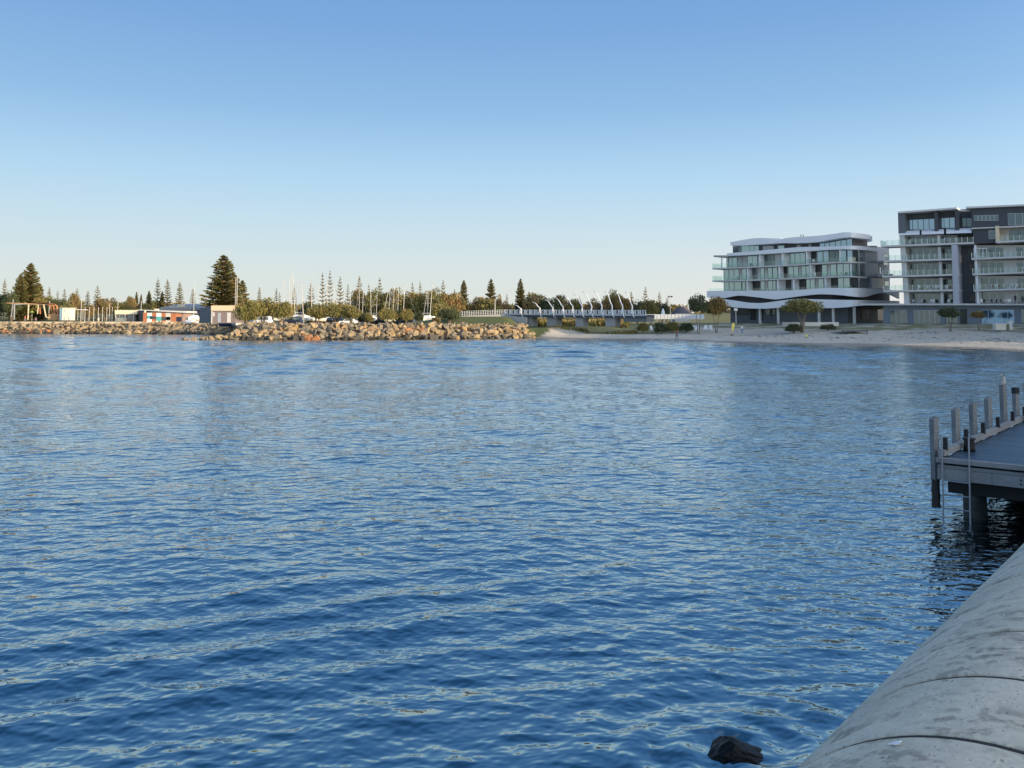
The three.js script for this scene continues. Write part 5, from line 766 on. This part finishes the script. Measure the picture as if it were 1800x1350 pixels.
  { const D = 290, b = house('boat_shed', 'wide grey roofed shed behind the mural building', D, 312); wpart(b, 'wall', ribbon(plan(D), 276, 352, 543, 565, 10), mat.slate); wpart(b, 'roof', ribbon(plan(D - 0.5), 274, 353, [[274, 543], [285, 540], [345, 540], [353, 543]], 545, 12, 8, 1.2), mat.roofgrey); wpart(b, 'roof_unit', ribbon(plan(D + 2), 312, 320, 535, 541, 2), M(0.72, 0.62, 0.45, 0.7)); wpart(b, 'ridge_cap', ribbon(plan(D - 0.6), 297, 329, 539, 540.4, 1), mat.cream); }
  { const D = 208, b = house('brown_building', 'squat brown building with sunlight painted cream on its parapet beside the tall pine', D, 392); wpart(b, 'wall', ribbon(plan(D), 372.5, 414, 546, 568, 7), mat.mauve); wpart(b, 'parapet', ribbon(plan(D - 0.3), 370.5, 415.5, 537, 546.3, 7.5), M(0.72, 0.58, 0.40, 0.8)); wpart(b, 'side_wall', ribbon(new Plan([[350.5, 222], [371, 208.4]]), 350.5, 371.5, [[350, 542.5], [372, 538]], 567, 0.5, 4), mat.slate); wpart(b, 'corner_post', ribbon(plan(D - 0.1), 371, 373, 546, 568, 0.4), mat.offwhite); for (const [a, c, y0, m] of [[382.5, 388, 550, 'silver'], [399, 405.5, 549.5, 'offwhite'], [374, 377, 549, 'offwhite']]) { const d = wpart(b, 'door', ribbon(plan(D - 0.06), a, c, y0, y0 === 549 ? 556 : 567, 0.1), mat[m]); if (y0 > 549) wpart(d, 'handle', ribbon(plan(D - 0.12), c - 1, c - 0.6, 558, 559, 0.05), mat.charcoal); } }  // sun on the parapet and shade on wall and side set by colour
  { const D = 214, b = house('utility_box', 'grey metal utility cabinet beside the parked navy car', D, 528); wpart(b, 'cabinet', ribbon(plan(D), 524, 533, 553, 567, 1.2), M(0.3, 0.32, 0.35, 0.6)); wpart(b, 'door', ribbon(plan(D - 0.05), 524.8, 532.2, 554, 566, 0.06), M(0.36, 0.38, 0.41, 0.6)); }
  { const D = 290, o = thing('parasol', 'lime green parasol standing under the pergola', 'parasol', [X(56, 266), gy(56, 266), -266]); const y = gy(56, 266), h = H(547, 266) - y; part(o, 'pole', new THREE.CylinderGeometry(0.04, 0.04, h, 6).translate(0, h / 2, 0), mat.mast); part(o, 'canopy', new THREE.ConeGeometry(0.75, 0.6, 8, 1).translate(0, h - 0.1, 0), mat.green); }
  // cars
  const wheelG = new THREE.CylinderGeometry(0.33, 0.33, 0.2, 16).rotateZ(Math.PI / 2), rimG = new THREE.CylinderGeometry(0.2, 0.2, 0.215, 10).rotateZ(Math.PI / 2);
  function car(label, px, D, turn, m, tall) {
    const x = X(px, D), o = thing('parked_car', label, 'car', [x, gy(px, D), -D], turn), side = (pts, w, mm, name, par = o) => { const s = new THREE.Shape(pts.map(q => new THREE.Vector2(...q))), g = new THREE.ExtrudeGeometry(s, { depth: w, bevelEnabled: true, bevelSize: 0.05, bevelThickness: 0.05, bevelSegments: 2 }).translate(0, 0, -w / 2).rotateY(Math.PI / 2); return part(par, name, g, mm); };
    const bt = tall ? 1.0 : 0.85; side([[-2.15, 0.3], [2.1, 0.3], [2.15, 0.6], [1.9, bt - 0.05], [-2.1, bt], [-2.2, 0.6]], 1.65, m, 'body'); side(tall ? [[-2.0, bt + 0.02], [1.3, bt + 0.02], [0.75, 1.75], [-1.8, 1.8]] : [[-1.7, bt + 0.02], [1.15, bt + 0.02], [0.45, 1.4], [-1.1, 1.42]], 1.4, m, 'cabin');
    side(tall ? [[-1.75, bt + 0.1], [1.05, bt + 0.1], [0.65, 1.62], [-1.65, 1.66]] : [[-1.45, bt + 0.08], [0.9, bt + 0.08], [0.38, 1.3], [-1.0, 1.32]], 1.46, mat.glassDark, 'window');
    for (const [a, b] of [[-0.8, 1.3], [0.8, 1.3], [-0.8, -1.3], [0.8, -1.3]]) { const w = part(o, 'wheel', wheelG, mat.tyre); w.position.set(a, 0.33, b); part(w, 'rim', rimG, mat.silver); }
    for (const a of [-0.6, 0.6]) part(o, 'headlight', box(0.3, 0.14, 0.06, a, 0.62, -2.2), mat.offwhite); part(o, 'windscreen', box(1.25, 0.5, 0.03, 0, 1.15, tall ? -1.16 : -0.98), mat.glassDark).visible = true;
  }
  car('silver car parked facing the water by the brown building', 402, 204, 0.35, mat.silver, 0); car('white van parked behind the breakwater bushes', 462, 206, 1.4, mat.white, 1); car('dark navy car parked beside the grey utility cabinet', 516, 212, 1.35, mat.navy, 1); car('pale car half hidden under the broad bush by the breakwater', 446, 208, 1.5, mat.offwhite, 0); car('white car half hidden behind the middle bush', 612, 206, 1.5, mat.white, 0);
}

// ------------------------------------------------------------------ people
const bodyCache = {};
function bodyGeo(pose) {
  if (bodyCache[pose]) return bodyCache[pose];
  const st = pose === 'walk' ? 0.22 : 0.06, V3 = (x, y, z) => new THREE.Vector3(x, y, z);
  const bones = [[V3(0, 1.02, 0), V3(0, 1.40, 0), 0.135, 0.155], [V3(-0.1, 1.42, 0), V3(0.1, 1.42, 0), 0.09, 0.09], [V3(0, 1.42, 0), V3(0, 1.56, 0.01), 0.06, 0.055], [V3(0, 1.64, 0.02), V3(0, 1.70, 0.0), 0.085, 0.095],
    [V3(-0.19, 1.42, 0), V3(-0.24, 1.14, st * 0.5), 0.055, 0.045], [V3(-0.24, 1.14, st * 0.5), V3(-0.22, 0.86, st), 0.042, 0.032], [V3(0.19, 1.42, 0), V3(0.24, 1.14, -st * 0.5), 0.055, 0.045], [V3(0.24, 1.14, -st * 0.5), V3(0.22, 0.86, -st * 0.3), 0.042, 0.032],
    [V3(-0.09, 0.98, 0), V3(-0.1, 0.52, -st * 0.6), 0.09, 0.065], [V3(-0.1, 0.52, -st * 0.6), V3(-0.1, 0.08, -st * 1.3), 0.06, 0.042], [V3(-0.1, 0.05, -st * 1.3), V3(-0.11, 0.04, -st * 1.3 + 0.17), 0.045, 0.035], [V3(0.09, 0.98, 0), V3(0.1, 0.52, st * 0.8), 0.09, 0.065], [V3(0.1, 0.52, st * 0.8), V3(0.1, 0.08, st * 0.9), 0.06, 0.042], [V3(0.1, 0.05, st * 0.9), V3(0.11, 0.04, st * 0.9 + 0.17), 0.045, 0.035]];
  const N = 64, mc = new MarchingCubes(N, mat.white, false, false, 40000), p = V3(), pa = V3(), ba = V3(); mc.isolation = 0;
  for (let z = 0; z < N; z++) for (let y = 0; y < N; y++) for (let x = 0; x < N; x++) {
    p.set((x - 32) / 32, (y - 32) / 32, (z - 32) / 32).multiplyScalar(0.95); p.y += 0.9; let d = 1e9;
    for (const [a, b, r0, r1] of bones) { pa.copy(p).sub(a); ba.copy(b).sub(a); const h = clamp(pa.dot(ba) / ba.lengthSq(), 0, 1), e = pa.addScaledVector(ba, -h).length() - lerp(r0, r1, h), k = 0.05, m = Math.max(k - Math.abs(d - e), 0) / k; d = Math.min(d, e) - m * m * k * 0.25; }
    mc.field[x + y * N + z * N * N] = -d;
  }
  mc.update(); const c = mc.count ?? mc.geometry.drawRange.count, P = new Float32Array(mc.positionArray.slice(0, c * 3)), Nn = new Float32Array(mc.normalArray.slice(0, c * 3));
  for (let k = 0; k < c; k++) { P[k * 3] *= 0.95; P[k * 3 + 1] = P[k * 3 + 1] * 0.95 + 0.9; P[k * 3 + 2] *= 0.95; }
  const g = new THREE.BufferGeometry(); g.setAttribute('position', new THREE.BufferAttribute(P, 3)); g.setAttribute('normal', new THREE.BufferAttribute(Nn, 3)); return bodyCache[pose] = g;
}
function person(label, px, D, pose, turn, topC, legC, hairC, y = null) {
  const x = X(px, D), o = thing('person', label, 'person', [x, y ?? groundHeight(x, D), -D], turn), g = bodyGeo(pose).clone(), p = g.attributes.position, C = [];
  for (let k = 0; k < p.count; k++) { const yy = p.getY(k), z = p.getZ(k), c = yy > 1.69 || (yy > 1.6 && z < -0.01) ? hairC : yy > 1.5 ? [0.5, 0.3, 0.2] : yy > 0.98 ? (Math.abs(p.getX(k)) > 0.17 && yy < 1.2 ? [0.5, 0.3, 0.2] : topC) : Math.abs(p.getX(k)) > 0.19 ? [0.5, 0.3, 0.2] : yy > 0.08 ? legC : [0.05, 0.05, 0.05]; C.push(...c); }
  g.setAttribute('color', new THREE.Float32BufferAttribute(C, 3)); part(o, 'body', g, new THREE.MeshStandardMaterial({ vertexColors: true, roughness: 0.85 }));
  part(o, 'hair', new THREE.SphereGeometry(0.105, 12, 8, 0, 6.3, 0, 1.75).translate(0, 1.69, -0.02), M(...hairC, 0.9));
}
person('person in a red and black top walking along the waterline of the beach', 1189.5, 170.5, 'walk', 1.2, [0.32, 0.03, 0.03], [0.02, 0.02, 0.025], [0.02, 0.015, 0.01]);
person('person in a white top and blue trousers by the cafe on the beach', 1304, 183, 'stand', 0.2, [0.7, 0.72, 0.75], [0.05, 0.2, 0.5], [0.1, 0.08, 0.06]);
person('person in a red shirt and grey trousers on the far left shore path', 44, 255.5, 'walk', 1.3, [0.5, 0.06, 0.06], [0.2, 0.22, 0.26], [0.05, 0.03, 0.02], 3.42);
person('person in a purple top standing under the pergola', 63, 264, 'stand', 0.4, [0.2, 0.12, 0.3], [0.1, 0.1, 0.14], [0.05, 0.03, 0.02]);
person('person in pale clothes standing among the white posts', 173, 256.5, 'stand', 0.2, [0.75, 0.72, 0.65], [0.5, 0.48, 0.45], [0.1, 0.06, 0.03]);
person('person in dark clothes on the balcony terrace of the grey building', 1786, 165.2, 'stand', 2.6, [0.03, 0.03, 0.04], [0.03, 0.03, 0.05], [0.02, 0.02, 0.02], H(534, 165.2));

// ------------------------------------------------------------------ small things on the beach
{
  reseed(909);
  const gy = (px, D) => groundHeight(X(px, D), D), plan = D => new Plan([[900, D], [1900, D]]);
  { const D = 176, o = thing('feather_banner', 'yellow teardrop banner standing before the cafe', 'banner', [X(1286, D), gy(1286, D), -D]), s = new THREE.Shape(); s.moveTo(0, 0.6); s.bezierCurveTo(0.25, 1.2, 0.7, 1.9, 0.62, 2.5); s.bezierCurveTo(0.5, 2.9, 0.15, 2.9, 0.05, 2.4); s.lineTo(0, 0.6); part(o, 'flag', new THREE.ExtrudeGeometry(s, { depth: 0.03, bevelEnabled: false }), mat.yellow); part(o, 'pole', bar(new THREE.Vector3(0, 0, 0), new THREE.Vector3(0.03, 2.6, 0), 0.03, 0.02, 6), mat.silver); part(o, 'base', new THREE.CylinderGeometry(0.3, 0.42, 0.5, 10).translate(0.02, 0.2, 0.1), mat.mauve); }
  { const D = 186, o = thing('sign_board', 'small white hanging sign board near the cafe roof edge', 'sign', [X(1294, D), gy(1294, D), -D]); wpart(o, 'panel', ribbon(plan(D), 1290.5, 1297, 541.8, 546.4, 0.1), mat.offwhite); wpart(o, 'post', ribbon(plan(D + 0.12), 1293.4, 1294.2, 546, 569, 0.1), mat.silver); }
  { const D = 163, o = thing('timber_deck', 'weathered timber beach platform before the white building', 'platform', [X(1498, D), gy(1498, D), -D]), y0 = gy(1498, D) - 0.1, x0 = X(1475, D), x1 = X(1521, D); for (let k = 0; k < 24; k++) part(o, 'deck_plank', box((x1 - x0) / 24 - 0.02, 0.06, 5, x0 + (x1 - x0) * (k + 0.5) / 24 - o.position.x, 0.62, -1.2), k % 3 ? mat.soffit : mat.roofgrey); part(o, 'front_beam', box(x1 - x0, 0.22, 0.12, 0, 0.48, 1.24), mat.charcoal); for (const a of [-2.3, 0, 2.3]) part(o, 'leg', box(0.16, 0.9, 0.16, a, 0.1, 1.1), mat.charcoal); }
  { const D = 152, o = thing('barbecue_counter', 'white outdoor barbecue counter on the lawn edge before the blue windows', 'counter', [X(1765, D), gy(1765, D), -D]), y = gy(1765, D); const b = 578; wpart(o, 'counter', ribbon(plan(D), 1750, 1768.5, 569.5, b + 2, 1), M(0.66, 0.63, 0.54, 0.8)); wpart(o, 'end_panel', ribbon(plan(D + 0.05), 1774, 1779.5, 564, b + 2, 1.1), mat.offwhite); wpart(o, 'cupboard_door', ribbon(plan(D - 0.03), 1768.6, 1773.9, 570.5, b + 2, 1), M(0.14, 0.17, 0.08, 0.8)); wpart(o, 'benchtop', ribbon(plan(D - 0.05), 1749.5, 1774, 568.8, 569.5, 1.15), mat.white); }
  { const D = 150, x = X(1417, D), o = thing('marker_buoy', 'small yellow marker post with round top on the sand', 'buoy', [x, gy(1417, D), -D]); part(o, 'ball', new THREE.SphereGeometry(0.22, 14, 10).translate(0, 0.42, 0), M(0.7, 0.68, 0.12, 0.6)); part(o, 'stem', new THREE.CylinderGeometry(0.05, 0.07, 0.35, 8).translate(0, 0.12, 0), mat.charcoal); }
  // white sun chairs on the terrace at the top of the beach
  const chairG = { seat: box(0.62, 0.06, 0.6, 0, 0.38, 0), back: box(0.62, 0.85, 0.06).rotateX(-0.3).translate(0, 0.78, -0.36), arm: [box(0.1, 0.05, 0.7, -0.36, 0.58, 0), box(0.1, 0.05, 0.7, 0.36, 0.58, 0)], leg: [[-0.3, 0.28], [0.3, 0.28], [-0.3, -0.3], [0.3, -0.3]].map(([a, b]) => box(0.07, 0.56, 0.07, a, 0.28, b)) };
  [1199, 1205, 1213, 1218.5, 1224, 1240, 1248, 1153, 1147].forEach((px, n) => { const D = n < 7 ? 192 : n < 9 ? 194 : 160, x = X(px, D), o = thing('beach_chair', n < 7 ? `white low-slung chair on the terrace by the golden tree, ${ordinal(n)} from the left` : n < 9 ? `white chair beside the end of the footbridge, ${['right', 'left'][n - 7]} one of the two` : `white chair on the sand before the grey building, ${['left', 'right'][n - 9]} one of the two`, 'chair', [x, gy(px, D), -D], R(-0.8, 0.8), 'white chairs at the top of the beach'); part(o, 'seat', chairG.seat, mat.white); part(o, 'back', chairG.back, mat.white); for (const a of chairG.arm) part(o, 'arm', a, mat.white); for (const l of chairG.leg) part(o, 'leg', l, mat.white); o.scale.setScalar(1.15); });
  { const D = 200, o = thing('terrace_fence', 'long pale glass fence on the terrace to the right of the footbridge', 'fence', [X(1180, D), gy(1180, D), -D]); for (let px = 1136; px < 1238; px += 6.4) { wpart(o, 'panel', ribbon(plan(D), px + 0.4, px + 6, 552.5, 561, 0.05), M(0.55, 0.62, 0.68, 0.3)); wpart(o, 'post', ribbon(plan(D - 0.05), px - 0.3, px + 0.4, 551.8, 567, 0.12), mat.silver); } }
  { const D = 240, o = thing('cottage', 'grey hip-roofed cottage behind the terrace', 'house', [X(1198, D), gy(1198, D), -D]); wpart(o, 'wall', ribbon(plan(D), 1187, 1212, 551, 566, 6), mat.offwhite); const c = W(1198.5, 551, D + 2.5), g = new THREE.CylinderGeometry(1.5, 3.6, H(539, D) - H(551.5, D), 4, 1).rotateY(Math.PI / 4).scale(1.05, 1, 0.9); wpart(o, 'roof', g.translate(c.x, (H(539, D) + H(551.5, D)) / 2, c.z), mat.greyroof); wpart(o, 'roof_vent', ribbon(plan(D + 2), 1198, 1200, 535.5, 540, 0.3), mat.offwhite); for (const px of [1190, 1197, 1204]) wpart(o, 'window', ribbon(plan(D - 0.05), px, px + 4, 554, 560, 0.1), mat.glassDark); }
  { const D = 205, x = X(1178.5, D), y = gy(1178.5, D), h = H(521, D) - y, o = thing('floodlight_pole', 'tall floodlight pole with two dark heads behind the terrace', 'lamp post', [x, y, -D]); part(o, 'pole', new THREE.CylinderGeometry(0.07, 0.12, h, 8).translate(0, h / 2, 0), mat.silver); for (const a of [-1, 1]) part(o, 'floodlight_head', box(0.45, 0.35, 0.25).rotateZ(a * 0.4).translate(a * 0.34, h - 0.05, 0), mat.charcoal); part(o, 'bracket', box(0.8, 0.06, 0.06, 0, h - 0.2, 0), mat.silver); }
  { const D = 214, x = X(1165.5, D), y = gy(1165.5, D), g = new THREE.LatheGeometry([[0, 0], [0.75, 0], [0.7, 0.5], [0.45, 1.6], [0.4, 2.0], [0.25, 2.3], [0.12, 2.6], [0, 2.7]].map(q => new THREE.Vector2(...q)), 12), h = H(542, D) - y, o = thing('folded_umbrella', 'folded white market umbrella on the terrace beside the bridge end', 'umbrella', [x, y, -D]); part(o, 'pole', new THREE.CylinderGeometry(0.05, 0.05, h - 2, 6).translate(0, (h - 2) / 2, 0), mat.silver); part(o, 'canopy', g.translate(0, h - 2.7, 0), mat.white); }
  { const D = 176, o = thing('planter_wall', 'low white retaining wall under the broad olive tree', 'wall', [X(1430, D), gy(1430, D), -D]); wpart(o, 'wall', ribbon(plan(D), 1376, 1474, 567, 573, 0.4), mat.offwhite); wpart(o, 'coping', ribbon(plan(D - 0.05), 1375, 1475, 566.4, 567, 0.5), mat.white); }
  // driftwood and prunings near the chairs
  const l = []; for (let k = 0; k < 16; k++) { const px = R(1572, 1650), D = R(156, 160), x = X(px, D), y = groundHeight(x, D), a = R(0, 6.28); l.push(bar(new THREE.Vector3(x, y + 0.05, -D), new THREE.Vector3(x + Math.cos(a) * R(0.4, 1.3), y + R(0.1, 0.5), -D + Math.sin(a) * 0.6), 0.05, 0.02, 5)); }
  const dw = new THREE.Mesh(merge(l), mat.soffit); dw.name = 'driftwood'; dw.userData = { kind: 'stuff', label: 'grey driftwood branches heaped on the sand', category: 'driftwood' }; scene.add(dw);
}
scene.traverse(o => { if (o.isMesh) { o.castShadow = true; o.receiveShadow = true; } });
renderer.render(scene, camera);
